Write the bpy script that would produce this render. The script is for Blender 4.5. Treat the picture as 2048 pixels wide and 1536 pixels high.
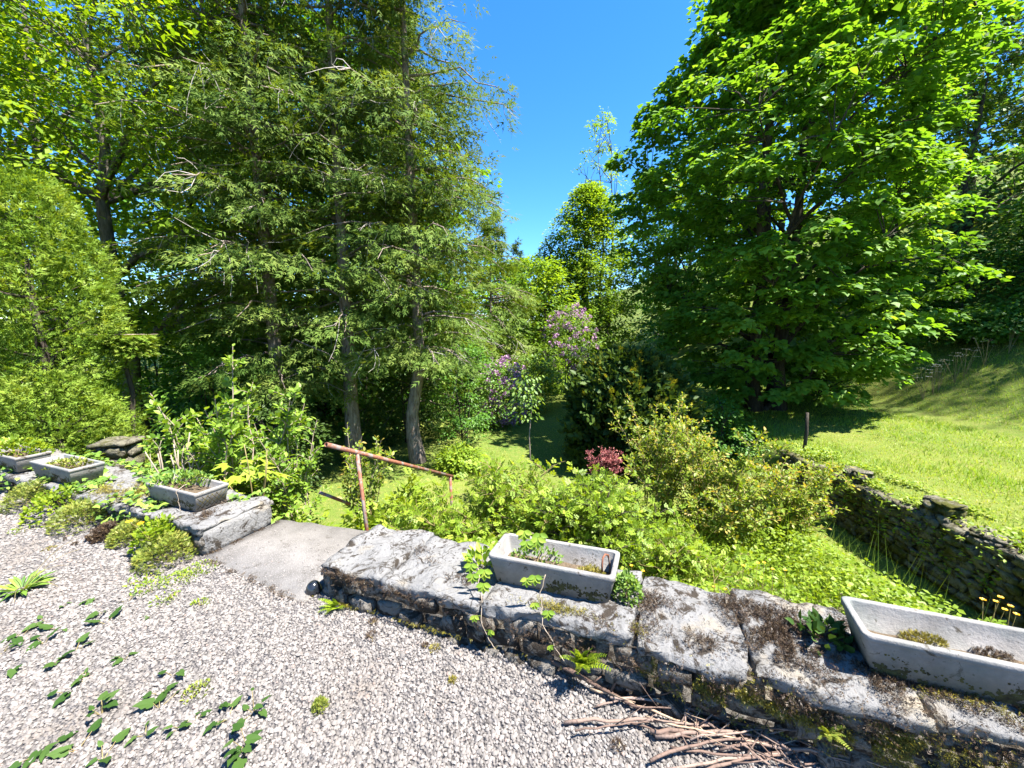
import bpy, math, random
import numpy as np
from mathutils import Vector, Matrix, noise as mnoise

# ------------------------------------------------------------------ clear, camera, sky, sun
for o in list(bpy.data.objects):
    bpy.data.objects.remove(o, do_unlink=True)
S = bpy.context.scene
COL = S.collection
R = math.radians
CAM_H = 1.75
PITCH = R(8.0)
F = 770.0                                   # focal length in photo pixels (photo 2048 wide)
cd = bpy.data.cameras.new('camera'); cam = bpy.data.objects.new('camera', cd); COL.objects.link(cam)
cam.location = (0, 0, CAM_H); cam.rotation_euler = (R(90) - PITCH, 0, 0)
cd.sensor_width = 36.0; cd.lens = F / 2048 * 36.0
cd.clip_start = 0.05; cd.clip_end = 2000
S.camera = cam
SUN_EL, SUN_AZ = R(63), R(112)               # azimuth clockwise from +Y
W = bpy.data.worlds.new('World'); S.world = W; W.use_nodes = True
nt = W.node_tree; nt.nodes.clear()
sky = nt.nodes.new('ShaderNodeTexSky'); sky.sky_type = 'NISHITA'; sky.sun_disc = False
sky.sun_elevation = SUN_EL; sky.sun_rotation = SUN_AZ
sky.altitude = 900; sky.air_density = 1.0; sky.dust_density = 0.15; sky.ozone_density = 6.0
bg = nt.nodes.new('ShaderNodeBackground'); bg.inputs[1].default_value = 0.085
wo = nt.nodes.new('ShaderNodeOutputWorld')
hs = nt.nodes.new('ShaderNodeHueSaturation'); hs.inputs['Saturation'].default_value = 1.24
nt.links.new(sky.outputs[0], hs.inputs['Color']); nt.links.new(hs.outputs[0], bg.inputs[0]); nt.links.new(bg.outputs[0], wo.inputs[0])
sd = bpy.data.lights.new('sun', 'SUN'); sd.energy = 5.0; sd.angle = R(0.53); sd.color = (1.0, 0.95, 0.87)
sun = bpy.data.objects.new('sun', sd); COL.objects.link(sun)
SV = Vector((math.sin(SUN_AZ) * math.cos(SUN_EL), math.cos(SUN_AZ) * math.cos(SUN_EL), math.sin(SUN_EL)))
sun.rotation_euler = SV.to_track_quat('Z', 'Y').to_euler(); sun.location = SV * 60
vs = S.view_settings; vs.view_transform = 'Standard'; vs.look = 'None'; vs.exposure = 2.2; vs.gamma = 1
vs.use_curve_mapping = False
S.render.engine = 'CYCLES'
S.cycles.max_bounces = 12; S.cycles.diffuse_bounces = 8; S.cycles.transmission_bounces = 8

rng = np.random.default_rng(11)
random.seed(11)

def P(u, v, z):
    """photo pixel -> point at height z (a surface of known height)"""
    a = (u - 1024) / F; b = (v - 768) / F
    dwn = math.sin(PITCH) + math.cos(PITCH) * b
    t = (CAM_H - z) / dwn
    return Vector((a * t, t * (math.cos(PITCH) - math.sin(PITCH) * b), z))

def PY(u, v, y):
    """photo pixel -> point at forward distance y"""
    a = (u - 1024) / F; b = (v - 768) / F
    t = y / (math.cos(PITCH) - math.sin(PITCH) * b)
    return Vector((a * t, y, CAM_H - t * (math.sin(PITCH) + math.cos(PITCH) * b)))

# ------------------------------------------------------------------ materials
MATS = {}
def newmat(name):
    m = bpy.data.materials.new(name); m.use_nodes = True
    t = m.node_tree; t.nodes.clear()
    out = t.nodes.new('ShaderNodeOutputMaterial')
    MATS[name] = m
    return m, t, out
def N(t, typ, **kw):
    n = t.nodes.new(typ)
    for k, v in kw.items():
        if k.startswith('i_'):
            n.inputs[int(k[2:])].default_value = v
        else:
            setattr(n, k, v)
    return n
def ramp(t, stops, interp='LINEAR'):
    n = t.nodes.new('ShaderNodeValToRGB'); n.color_ramp.interpolation = interp
    e = n.color_ramp.elements
    while len(e) < len(stops): e.new(0.5)
    for i, (p, c) in enumerate(stops):
        e[i].position = p; e[i].color = (c[0], c[1], c[2], 1)
    return n
LEAF = 1.42
def leafmat(name, dark, mid, light, transl=0.4, tcol=None, rough=0.5, spec=0.35):
    m, t, out = newmat(name)
    dark, mid, light = [tuple(min(.9, q * LEAF) for q in c) for c in (dark, mid, light)]
    at = N(t, 'ShaderNodeAttribute', attribute_name='rnd')
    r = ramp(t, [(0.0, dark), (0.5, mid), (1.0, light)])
    t.links.new(at.outputs['Fac'], r.inputs[0])
    p = N(t, 'ShaderNodeBsdfPrincipled')
    p.inputs['Roughness'].default_value = rough
    p.inputs['Specular IOR Level'].default_value = spec
    t.links.new(r.outputs[0], p.inputs['Base Color'])
    tr = N(t, 'ShaderNodeBsdfTranslucent')
    mx = N(t, 'ShaderNodeMix', data_type='RGBA', blend_type='MULTIPLY')
    mx.inputs[0].default_value = 1.0
    tc = tcol or (1.7, 1.5, 0.45)
    mx.inputs[7].default_value = (*tc, 1)
    t.links.new(r.outputs[0], mx.inputs[6]); t.links.new(mx.outputs[2], tr.inputs[0])
    ms = N(t, 'ShaderNodeMixShader', i_0=transl)
    t.links.new(p.outputs[0], ms.inputs[1]); t.links.new(tr.outputs[0], ms.inputs[2])
    t.links.new(ms.outputs[0], out.inputs[0])
    return m
def surf(name, build, rough=0.85, spec=0.3, bump=None):
    """build(t) -> (color socket, height socket or None)"""
    m, t, out = newmat(name)
    p = N(t, 'ShaderNodeBsdfPrincipled'); p.inputs['Roughness'].default_value = rough
    p.inputs['Specular IOR Level'].default_value = spec
    c, h = build(t)
    t.links.new(c, p.inputs['Base Color'])
    if h is not None and bump:
        b = N(t, 'ShaderNodeBump'); b.inputs['Strength'].default_value = bump[0]; b.inputs['Distance'].default_value = bump[1]
        t.links.new(h, b.inputs['Height']); t.links.new(b.outputs[0], p.inputs['Normal'])
    t.links.new(p.outputs[0], out.inputs[0])
    return m
def coords(t):
    return N(t, 'ShaderNodeNewGeometry').outputs['Position']
def nz(t, co, scale, detail=5, rough=0.6, dist=0.0):
    n = N(t, 'ShaderNodeTexNoise'); n.inputs['Scale'].default_value = scale
    n.inputs['Detail'].default_value = detail; n.inputs['Roughness'].default_value = rough
    n.inputs['Distortion'].default_value = dist
    t.links.new(co, n.inputs['Vector'])
    return n.outputs['Fac']
def mixc(t, fac, a, b):
    m = N(t, 'ShaderNodeMix', data_type='RGBA')
    for s, v in ((0, fac), (6, a), (7, b)):
        if hasattr(v, 'links') or hasattr(v, 'is_linked'): t.links.new(v, m.inputs[s])
        else: m.inputs[s].default_value = (*v, 1) if s else v
    return m.outputs[2]
def thresh(t, sock, lo, hi):
    m = N(t, 'ShaderNodeMapRange'); m.inputs[1].default_value = lo; m.inputs[2].default_value = hi
    t.links.new(sock, m.inputs[0]); return m.outputs[0]

def limestone(light, mid, dark_lo, dark_hi, spots):
    def b(t):
        co = coords(t)
        n1 = nz(t, co, 3.5, 8, 0.65, 0.4); n2 = nz(t, co, 26, 6, 0.7); n3 = nz(t, co, 9, 10, 0.75, 0.8)
        base = mixc(t, n1, mid, light)
        warm = thresh(t, nz(t, co, 5.2, 4), 0.55, 0.72)
        base = mixc(t, warm, base, (0.24, 0.21, 0.165))
        # black lichen crust and little pits
        lich = thresh(t, n3, dark_lo, dark_hi)
        base = mixc(t, lich, base, (0.035, 0.028, 0.022))
        v = N(t, 'ShaderNodeTexVoronoi'); v.inputs['Scale'].default_value = 38
        t.links.new(co, v.inputs['Vector'])
        pit = thresh(t, v.outputs['Distance'], spots, spots * 0.6)
        mk = N(t, 'ShaderNodeMath', operation='MULTIPLY')
        t.links.new(pit, mk.inputs[0]); t.links.new(thresh(t, nz(t, co, 6, 3), 0.5, 0.62), mk.inputs[1])
        base = mixc(t, mk.outputs[0], base, (0.05, 0.045, 0.04))
        vc = N(t, 'ShaderNodeTexVoronoi', feature='DISTANCE_TO_EDGE'); vc.inputs['Scale'].default_value = 7.5
        wv = N(t, 'ShaderNodeVectorMath', operation='ADD'); nv = N(t, 'ShaderNodeTexNoise'); nv.inputs['Scale'].default_value = 9
        sc3 = N(t, 'ShaderNodeVectorMath', operation='SCALE'); sc3.inputs['Scale'].default_value = .16
        t.links.new(co, nv.inputs['Vector']); t.links.new(nv.outputs['Color'], sc3.inputs[0]); t.links.new(co, wv.inputs[0]); t.links.new(sc3.outputs[0], wv.inputs[1]); t.links.new(wv.outputs[0], vc.inputs['Vector'])
        cr = N(t, 'ShaderNodeMath', operation='MULTIPLY'); t.links.new(thresh(t, vc.outputs['Distance'], .035, .0), cr.inputs[0]); t.links.new(thresh(t, nz(t, co, 4.3, 3), .42, .6), cr.inputs[1])
        base = mixc(t, cr.outputs[0], base, (0.045, 0.038, 0.03))
        h = N(t, 'ShaderNodeMath', operation='ADD')
        t.links.new(n2, h.inputs[0]); t.links.new(n3, h.inputs[1])
        return base, h.outputs[0]
    return b
surf('cap_limestone', limestone((0.235, 0.23, 0.226), (0.125, 0.125, 0.127), 0.53, 0.59, 0.38), 0.9, 0.2, (1.0, 0.02))
surf('rubble_limestone', limestone((0.24, 0.22, 0.195), (0.10, 0.092, 0.08), 0.46, 0.54, 0.35), 0.95, 0.15, (1.0, 0.03))
_gl = limestone((0.22, 0.205, 0.16), (0.10, 0.095, 0.066), 0.50, 0.60, 0.3)
def b_garden(t):
    c, h = _gl(t); co = coords(t)
    return mixc(t, thresh(t, nz(t, co, 3.1, 7, 0.7), 0.48, 0.60), c, (0.06, 0.062, 0.012)), h
surf('garden_rubble', b_garden, 0.95, 0.15, (1.0, 0.03))

def b_concrete(t):
    co = coords(t)
    n1 = nz(t, co, 7, 8, 0.7); n2 = nz(t, co, 70, 4, 0.7); n3 = nz(t, co, 14, 9, 0.75, 0.6)
    c = mixc(t, thresh(t, n1, .3, .7), (0.135, 0.127, 0.12), (0.265, 0.253, 0.243))
    c = mixc(t, thresh(t, n2, 0.55, 0.8), c, (0.17, 0.155, 0.145))
    c = mixc(t, thresh(t, n3, 0.57, 0.63), c, (0.06, 0.05, 0.036))
    c = mixc(t, thresh(t, nz(t, co, 3.0, 5), 0.5, 0.75), c, (0.13, 0.15, 0.145))
    return c, n2
surf('planter_concrete', b_concrete, 0.9, 0.2, (0.6, 0.006))
def b_mossystain(t):
    co = coords(t); n3 = nz(t, co, 18, 9, 0.75, 0.6)
    return mixc(t, thresh(t, n3, 0.4, 0.6), (0.035, 0.026, 0.016), (0.10, 0.085, 0.03)), n3
surf('stain_crust', b_mossystain, 0.95, 0.1, (0.8, 0.01))
def b_slab(t):
    co = coords(t)
    n1 = nz(t, co, 4, 6); n2 = nz(t, co, 160, 3, 0.8)
    c = mixc(t, thresh(t, n1, .3, .7), (0.115, 0.106, 0.098), (0.19, 0.178, 0.168))
    c = mixc(t, thresh(t, nz(t, co, 9, 7, .7, .5), .58, .68), c, (0.075, 0.066, 0.058))
    v = N(t, 'ShaderNodeTexVoronoi'); v.inputs['Scale'].default_value = 120; t.links.new(co, v.inputs['Vector'])
    c = mixc(t, thresh(t, v.outputs['Distance'], 0.35, 0.2), c, (0.26, 0.245, 0.23))
    c = mixc(t, thresh(t, n2, 0.6, 0.75), c, (0.09, 0.08, 0.075))
    return c, n2
surf('slab_concrete', b_slab, 0.9, 0.2, (0.7, 0.006))
def b_gravelbed(t):
    co = coords(t)
    v = N(t, 'ShaderNodeTexVoronoi'); v.inputs['Scale'].default_value = 70; t.links.new(co, v.inputs['Vector'])
    c = mixc(t, v.outputs['Distance'], (0.17, 0.157, 0.15), (0.085, 0.077, 0.072))
    c = mixc(t, thresh(t, nz(t, co, 1.4, 5), 0.55, 0.75), c, (0.14, 0.12, 0.105))
    return c, v.outputs['Distance']
surf('gravel_bed', b_gravelbed, 0.95, 0.1, (0.8, 0.01))
def b_pebble(t):
    at = N(t, 'ShaderNodeAttribute', attribute_name='rnd')
    r = ramp(t, [(0, (0.105, 0.098, 0.094)), (0.2, (0.142, 0.13, 0.122)), (0.6, (0.172, 0.158, 0.149)), (0.92, (0.205, 0.189, 0.179)), (1, (0.20, 0.15, 0.13))])
    t.links.new(at.outputs['Fac'], r.inputs[0])
    co = coords(t)
    c = mixc(t, thresh(t, nz(t, co, 2.2, 5), 0.54, 0.75), r.outputs[0], (0.115, 0.098, 0.085))
    return c, None
surf('pebble', b_pebble, 0.85, 0.25)
def b_ground(t):
    co = coords(t)
    n1 = nz(t, co, 0.5, 6, 0.65); n2 = nz(t, co, 7, 6, 0.7); n3 = nz(t, co, 55, 4, 0.7)
    c = mixc(t, thresh(t, n1, 0.35, 0.65), (0.075, 0.13, 0.022), (0.15, 0.18, 0.035))
    c = mixc(t, thresh(t, n2, 0.45, 0.7), c, (0.17, 0.17, 0.05))
    c = mixc(t, thresh(t, n3, 0.5, 0.75), c, (0.05, 0.09, 0.015))
    return c, n3
surf('lawn_ground', b_ground, 0.95, 0.1, (0.8, 0.03))
def b_soil(t):
    co = coords(t); n = nz(t, co, 40, 6)
    return mixc(t, n, (0.05, 0.038, 0.025), (0.15, 0.115, 0.08)), n
surf('soil', b_soil, 0.95, 0.1, (1, 0.02))
def b_bark(a, b_, sc):
    def f(t):
        co = coords(t)
        mp = N(t, 'ShaderNodeMapping'); mp.inputs['Scale'].default_value = (1, 1, 0.22)
        t.links.new(co, mp.inputs[0])
        n = nz(t, mp.outputs[0], sc, 7, 0.7)
        return mixc(t, thresh(t, n, 0.35, 0.65), a, b_), n
    return f
surf('cedar_bark', b_bark((0.09, 0.065, 0.05), (0.30, 0.25, 0.21), 22), 0.95, 0.1, (1, 0.03))
surf('grey_bark', b_bark((0.06, 0.052, 0.042), (0.17, 0.15, 0.125), 16), 0.95, 0.1, (1, 0.03))
surf('dark_bark', b_bark((0.03, 0.025, 0.02), (0.09, 0.075, 0.06), 14), 0.95, 0.1, (1, 0.03))
surf('pale_twig', b_bark((0.18, 0.14, 0.105), (0.30, 0.25, 0.195), 40), 0.8, 0.2, (0.5, 0.004))
surf('dead_twig', b_bark((0.22, 0.20, 0.18), (0.40, 0.37, 0.34), 30), 0.9, 0.1)
surf('green_twig', b_bark((0.16, 0.11, 0.05), (0.26, 0.22, 0.09), 40), 0.7, 0.3)
def b_branch(t):
    co = coords(t); oi = N(t, 'ShaderNodeObjectInfo')
    n = nz(t, co, 45, 6, 0.7)
    r = ramp(t, [(0, (0.09, 0.058, 0.045)), (0.5, (0.16, 0.11, 0.088)), (1, (0.24, 0.18, 0.15))])
    t.links.new(oi.outputs['Random'], r.inputs[0])
    return mixc(t, thresh(t, n, 0.5, 0.7), r.outputs[0], (0.055, 0.04, 0.033)), n
surf('dead_branch', b_branch, 0.85, 0.2, (0.7, 0.006))
surf('peeled_wood', b_bark((0.27, 0.19, 0.125), (0.36, 0.27, 0.19), 30), 0.7, 0.2, (0.4, 0.004))
def b_rust(t):
    co = coords(t); n = nz(t, co, 30, 7, 0.7); n2 = nz(t, co, 9, 5)
    c = mixc(t, thresh(t, n, 0.35, 0.65), (0.12, 0.044, 0.025), (0.22, 0.085, 0.045))
    c = mixc(t, thresh(t, n2, 0.50, 0.58), c, (0.17, 0.14, 0.125))
    return c, n
surf('rust', b_rust, 0.7, 0.35, (0.5, 0.003))
surf('black_gloss', lambda t: (ramp(t, [(0, (0.012, 0.014, 0.018)), (1, (0.012, 0.014, 0.018))]).outputs[0], None), 0.2, 0.6)
def b_flat(c):
    def f(t):
        at = N(t, 'ShaderNodeAttribute', attribute_name='rnd')
        r = ramp(t, [(0, tuple(x * 0.75 for x in c)), (1, c)]); t.links.new(at.outputs['Fac'], r.inputs[0])
        return r.outputs[0], None
    return f
def b_water(t):
    r = ramp(t, [(0, (0.03, 0.05, 0.05)), (1, (0.03, 0.05, 0.05))]); return r.outputs[0], None
surf('water', b_water, 0.03, 0.9)

leafmat('maple_leaf', (0.048, 0.115, 0.012), (0.078, 0.165, 0.017), (0.135, 0.22, 0.03), 0.48, spec=.25, rough=.55)
leafmat('maple_leaf_yellow', (0.06, 0.12, 0.008), (0.105, 0.175, 0.01), (0.17, 0.23, 0.014), 0.5, spec=.2, rough=.6)
leafmat('linden_leaf', (0.065, 0.125, 0.01), (0.105, 0.175, 0.014), (0.155, 0.22, 0.02), 0.48, spec=.2)
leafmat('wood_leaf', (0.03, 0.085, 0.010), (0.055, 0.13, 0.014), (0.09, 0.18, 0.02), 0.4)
leafmat('pale_leaf', (0.055, 0.11, 0.018), (0.09, 0.155, 0.026), (0.14, 0.205, 0.045), 0.38)
leafmat('quince_leaf', (0.065, 0.125, 0.014), (0.11, 0.185, 0.02), (0.18, 0.25, 0.04), 0.38)
leafmat('rose_leaf', (0.075, 0.13, 0.01), (0.125, 0.19, 0.014), (0.2, 0.25, 0.03), 0.42)
leafmat('herb_leaf', (0.075, 0.13, 0.008), (0.12, 0.18, 0.011), (0.19, 0.24, 0.02), 0.42)
leafmat('plum_leaf', (0.07, 0.12, 0.01), (0.13, 0.18, 0.018), (0.27, 0.19, 0.05), 0.4)
leafmat('red_leaf', (0.10, 0.025, 0.03), (0.17, 0.05, 0.055), (0.28, 0.12, 0.10), 0.25, (1.4, 0.8, 0.7))
leafmat('thuja_leaf', (0.06, 0.112, 0.011), (0.105, 0.165, 0.018), (0.165, 0.21, 0.036), 0.3, spec=.12)
leafmat('cedar_leaf', (0.035, 0.068, 0.012), (0.07, 0.112, 0.02), (0.12, 0.155, 0.034), 0.3, spec=.08, rough=.7)
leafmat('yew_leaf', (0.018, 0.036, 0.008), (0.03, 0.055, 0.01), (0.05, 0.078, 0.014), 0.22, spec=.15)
leafmat('yew_gold', (0.07, 0.085, 0.01), (0.12, 0.125, 0.014), (0.18, 0.17, 0.02), 0.3)
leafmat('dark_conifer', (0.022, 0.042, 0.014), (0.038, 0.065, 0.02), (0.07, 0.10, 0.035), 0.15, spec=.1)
leafmat('ivy_leaf', (0.04, 0.085, 0.015), (0.075, 0.14, 0.02), (0.16, 0.22, 0.035), 0.25)
leafmat('creeper_leaf', (0.08, 0.15, 0.015), (0.14, 0.22, 0.02), (0.22, 0.27, 0.035), 0.4)
leafmat('weed_leaf', (0.016, 0.04, 0.008), (0.025, 0.053, 0.01), (0.042, 0.075, 0.018), 0.2, spec=.12, rough=.7)
leafmat('grass_blade', (0.08, 0.15, 0.012), (0.14, 0.22, 0.018), (0.24, 0.27, 0.05), 0.35)
leafmat('lawn_blade', (0.12, 0.165, 0.02), (0.20, 0.24, 0.03), (0.34, 0.31, 0.08), 0.3)
leafmat('moss_brown', (0.02, 0.012, 0.008), (0.036, 0.022, 0.013), (0.065, 0.045, 0.025), 0.1, (1.2, 1.0, 0.6))
leafmat('moss_green', (0.045, 0.042, 0.006), (0.1, 0.088, 0.01), (0.17, 0.145, 0.018), 0.2)
leafmat('tuft_green', (0.06, 0.075, 0.012), (0.11, 0.15, 0.02), (0.20, 0.20, 0.04), 0.25)
leafmat('lilac_flower', (0.17, 0.07, 0.17), (0.29, 0.15, 0.28), (0.4, 0.26, 0.38), 0.25, (1.1, 0.9, 1.1))
leafmat('yellow_petal', (0.36, 0.18, 0.005), (0.42, 0.24, 0.007), (0.46, 0.30, 0.01), 0.3, (1.1, 1.0, 0.6))
leafmat('white_petal', (0.3, 0.31, 0.28), (0.36, 0.37, 0.33), (0.42, 0.43, 0.39), 0.3, (1, 1, 1))
# ------------------------------------------------------------------ mesh helpers
def norm(a):
    return a / np.maximum(np.linalg.norm(a, axis=-1, keepdims=True), 1e-9)
class MB:
    """collects triangles"""
    def __init__(s): s.v = []; s.f = []; s.r = []; s.n = 0
    def add(s, v, f, r=None):
        v = np.asarray(v, dtype=np.float32).reshape(-1, 3); f = np.asarray(f, dtype=np.int32).reshape(-1, 3)
        s.v.append(v); s.f.append(f + s.n); s.n += len(v)
        s.r.append(np.full(len(v), 0.5, np.float32) if r is None else np.asarray(r, np.float32))
    def mesh(s, name, mat, smooth=False):
        v = np.concatenate(s.v); f = np.concatenate(s.f); r = np.concatenate(s.r)
        me = bpy.data.meshes.new(name)
        me.vertices.add(len(v)); me.vertices.foreach_set('co', v.ravel())
        me.loops.add(len(f) * 3); me.loops.foreach_set('vertex_index', f.ravel())
        me.polygons.add(len(f))
        me.polygons.foreach_set('loop_start', np.arange(0, len(f) * 3, 3, dtype=np.int32))
        me.polygons.foreach_set('loop_total', np.full(len(f), 3, np.int32))
        if smooth: me.polygons.foreach_set('use_smooth', np.ones(len(f), bool))
        a = me.attributes.new('rnd', 'FLOAT', 'POINT'); a.data.foreach_set('value', r)
        me.update(calc_edges=True)
        me.materials.append(MATS[mat])
        return me
    def build(s, name, mat, parent=None, smooth=False):
        return link(name, s.mesh(name, mat, smooth), parent)
def link(name, me, parent=None):
    o = bpy.data.objects.new(name, me); COL.objects.link(o)
    if parent is not None: o.parent = parent
    return o
def tag(o, label=None, cat=None, group=None, kind=None):
    if label: o['label'] = label
    if cat: o['category'] = cat
    if group: o['group'] = group
    if kind: o['kind'] = kind
    return o
def thing(name, label, cat, loc=(0, 0, 0), rz=0, group=None):
    o = bpy.data.objects.new(name, None); COL.objects.link(o)
    o.empty_display_size = 0.1
    o.location = loc; o.rotation_euler = (0, 0, rz)
    return tag(o, label, cat, group)
def frame(d, n):
    """rotation matrices: local Y along d, local Z close to n"""
    y = norm(d); x = norm(np.cross(y, n)); z = np.cross(x, y)
    return np.stack([x, y, z], axis=-1)
def inst(mb, tv, tf, pos, Rm, sc, rnd):
    tv = np.asarray(tv, np.float32); tf = np.asarray(tf, np.int32)
    k = len(pos); sc = np.asarray(sc, np.float32)
    if sc.ndim == 1: sc = sc[:, None]
    loc = tv[None, :, :] * (sc[:, None, :] if sc.shape[1] == 3 else sc[:, :, None])
    v = np.einsum('kij,kvj->kvi', Rm, loc) + pos[:, None, :]
    f = tf[None] + (np.arange(k) * len(tv))[:, None, None]
    mb.add(v.reshape(-1, 3), f.reshape(-1, 3), np.repeat(rnd, len(tv)))
def fan(pts, c=0):
    return [(c, i, i + 1) for i in range(1, len(pts) - 1)]
T_OVAL = ([(0, 0, 0), (.26, .3, .07), (.25, .62, .07), (0, 1, -.03), (-.25, .62, .07), (-.26, .3, .07)], [(0, 1, 2), (0, 2, 3), (0, 3, 4), (0, 4, 5)])
T_DIAM = ([(0, 0, 0), (.3, .5, .06), (0, 1, 0), (-.3, .5, .06)], [(0, 1, 2), (0, 2, 3)])
T_LOBE = ([(0, 0, 0), (.55, .18, -.05), (.34, .50, .05), (0, 1, -.08), (-.34, .50, .05), (-.55, .18, -.05)], [(0, 1, 2), (0, 2, 3), (0, 3, 4), (0, 4, 5)])
def _lobe5():
    tips = [(-115, .55), (-52, .85), (0, 1.0), (52, .85), (115, .55)]
    v = [(0, .12, 0.02)]
    ang = []
    for i, (a, r) in enumerate(tips):
        ang.append((a, r, -.08))
        if i < 4: ang.append(((a + tips[i + 1][0]) / 2, .42, .04))
    for a, r, z in ang: v.append((math.sin(R(a)) * r * .62, .12 + math.cos(R(a)) * r * .8, z))
    f = [(0, i + 1, i) for i in range(1, len(v) - 1)]
    return v, f
T_MAPLE = _lobe5()
def _spray(pairs=5, ang=38, w=.075, ln=.42):
    v = []; f = []
    def tri(p, d, l, w):
        n = len(v); px, py = -d[1], d[0]
        v.extend([(p[0] - px * w, p[1] - py * w, 0), (p[0] + px * w, p[1] + py * w, 0), (p[0] + d[0] * l, p[1] + d[1] * l, -.05 * l)])
        f.append((n, n + 1, n + 2))
    for i in range(pairs):
        y = .04 + .75 * i / pairs; l = ln * (1 - .55 * i / pairs)
        for s in (-1, 1):
            a = R(ang) * s
            tri((0, y + (.05 if s > 0 else 0)), (math.sin(a), math.cos(a)), l, w)
    tri((0, .55), (0, 1), .45, w)
    return v, f
T_SPRAY = _spray(4, 34, .042, .44)
T_SPRAY_S = _spray(3, 42, .075, .5)
T_SPRAY_T = _spray(2, 36, .055, .5)
def _blade():
    return [(-.5, 0, 0), (.5, 0, 0), (.3, .0, .6), (0, .45, 1)], [(0, 1, 2), (0, 2, 3)]
def tube(mb, pts, rad, n=6, cap=True, rnd=0.5):
    pts = np.asarray(pts, np.float32); m = len(pts)
    rad = np.broadcast_to(np.asarray(rad, np.float32), (m,))
    tg = norm(np.gradient(pts, axis=0))
    ref = np.array([0, 0, 1.0]) if abs(tg[0][2]) < .9 else np.array([1.0, 0, 0])
    x = norm(np.cross(tg, ref)); y = np.cross(tg, x)
    a = np.arange(n) * 2 * np.pi / n
    v = pts[:, None] + rad[:, None, None] * (np.cos(a)[None, :, None] * x[:, None] + np.sin(a)[None, :, None] * y[:, None])
    v = v.reshape(-1, 3); f = []
    for i in range(m - 1):
        for j in range(n):
            a0 = i * n + j; a1 = i * n + (j + 1) % n
            f.append((a0, a1, a1 + n)); f.append((a0, a1 + n, a0 + n))
    if cap:
        c = len(v); v = np.concatenate([v, pts[[0, -1]]])
        for j in range(n):
            f.append((c, (j + 1) % n, j)); b = (m - 1) * n; f.append((c + 1, b + j, b + (j + 1) % n))
    mb.add(v, f, np.full(len(v), rnd))
def box(mb, x0, x1, y0, y1, z0, z1):
    v = [(x, y, z) for z in (z0, z1) for y in (y0, y1) for x in (x0, x1)]
    mb.add(v, [(0, 2, 3), (0, 3, 1), (4, 5, 7), (4, 7, 6), (0, 1, 5), (0, 5, 4), (2, 6, 7), (2, 7, 3), (0, 4, 6), (0, 6, 2), (1, 3, 7), (1, 7, 5)])
def rock(size, seed, nx=4, ny=4, nz_=3, rough=.05, rnd_=.35, flat_top=False):
    """irregular hewn block, centred, returns verts, faces"""
    idx = {}; V = []; Fc = []
    def vert(i, j, k):
        key = (i, j, k)
        if key not in idx: idx[key] = len(V); V.append((i / nx - .5, j / ny - .5, k / nz_ - .5))
        return idx[key]
    def quad(a, b, c, d): Fc.append((a, b, c)); Fc.append((a, c, d))
    for i in range(nx):
        for j in range(ny):
            quad(vert(i, j, 0), vert(i, j + 1, 0), vert(i + 1, j + 1, 0), vert(i + 1, j, 0))
            quad(vert(i, j, nz_), vert(i + 1, j, nz_), vert(i + 1, j + 1, nz_), vert(i, j + 1, nz_))
    for i in range(nx):
        for k in range(nz_):
            quad(vert(i, 0, k), vert(i + 1, 0, k), vert(i + 1, 0, k + 1), vert(i, 0, k + 1))
            quad(vert(i, ny, k), vert(i, ny, k + 1), vert(i + 1, ny, k + 1), vert(i + 1, ny, k))
    for j in range(ny):
        for k in range(nz_):
            quad(vert(0, j, k), vert(0, j, k + 1), vert(0, j + 1, k + 1), vert(0, j + 1, k))
            quad(vert(nx, j, k), vert(nx, j + 1, k), vert(nx, j + 1, k + 1), vert(nx, j, k + 1))
    V = np.array(V, np.float32); sz = np.array(size, np.float32)
    e = np.abs(V * 2)                                                 # pull in edges and corners
    srt = np.sort(e, axis=1); cor = np.clip(srt[:, 1:2] + srt[:, 2:3] - 1.55, 0, 1)
    V = V * (1 - rnd_ * .35 * cor)
    W3 = V * sz
    o = seed * 7.31
    out = np.empty_like(W3); m = min(size)
    for q, p in enumerate(W3):
        d = mnoise.noise_vector(Vector((p[0] * 6 + o, p[1] * 6 - o, p[2] * 6 + o * .5)))
        d2 = mnoise.noise_vector(Vector((p[0] * 17 + o, p[1] * 17, p[2] * 17 - o)))
        d3 = mnoise.noise_vector(Vector((p[0] * 42 + o, p[1] * 42, p[2] * 42 - o)))
        dd = np.array(d) * rough + np.array(d2) * rough * .55 + np.array(d3) * rough * .42
        if flat_top and V[q][2] > .4:
            dd[2] = dd[2] * .5 + round(mnoise.noise(Vector((p[0] * 4.5 + o, p[1] * 4.5, 1.7))) * 3.2) / 3.2 * .026
        out[q] = p + dd
    return out, Fc
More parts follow.
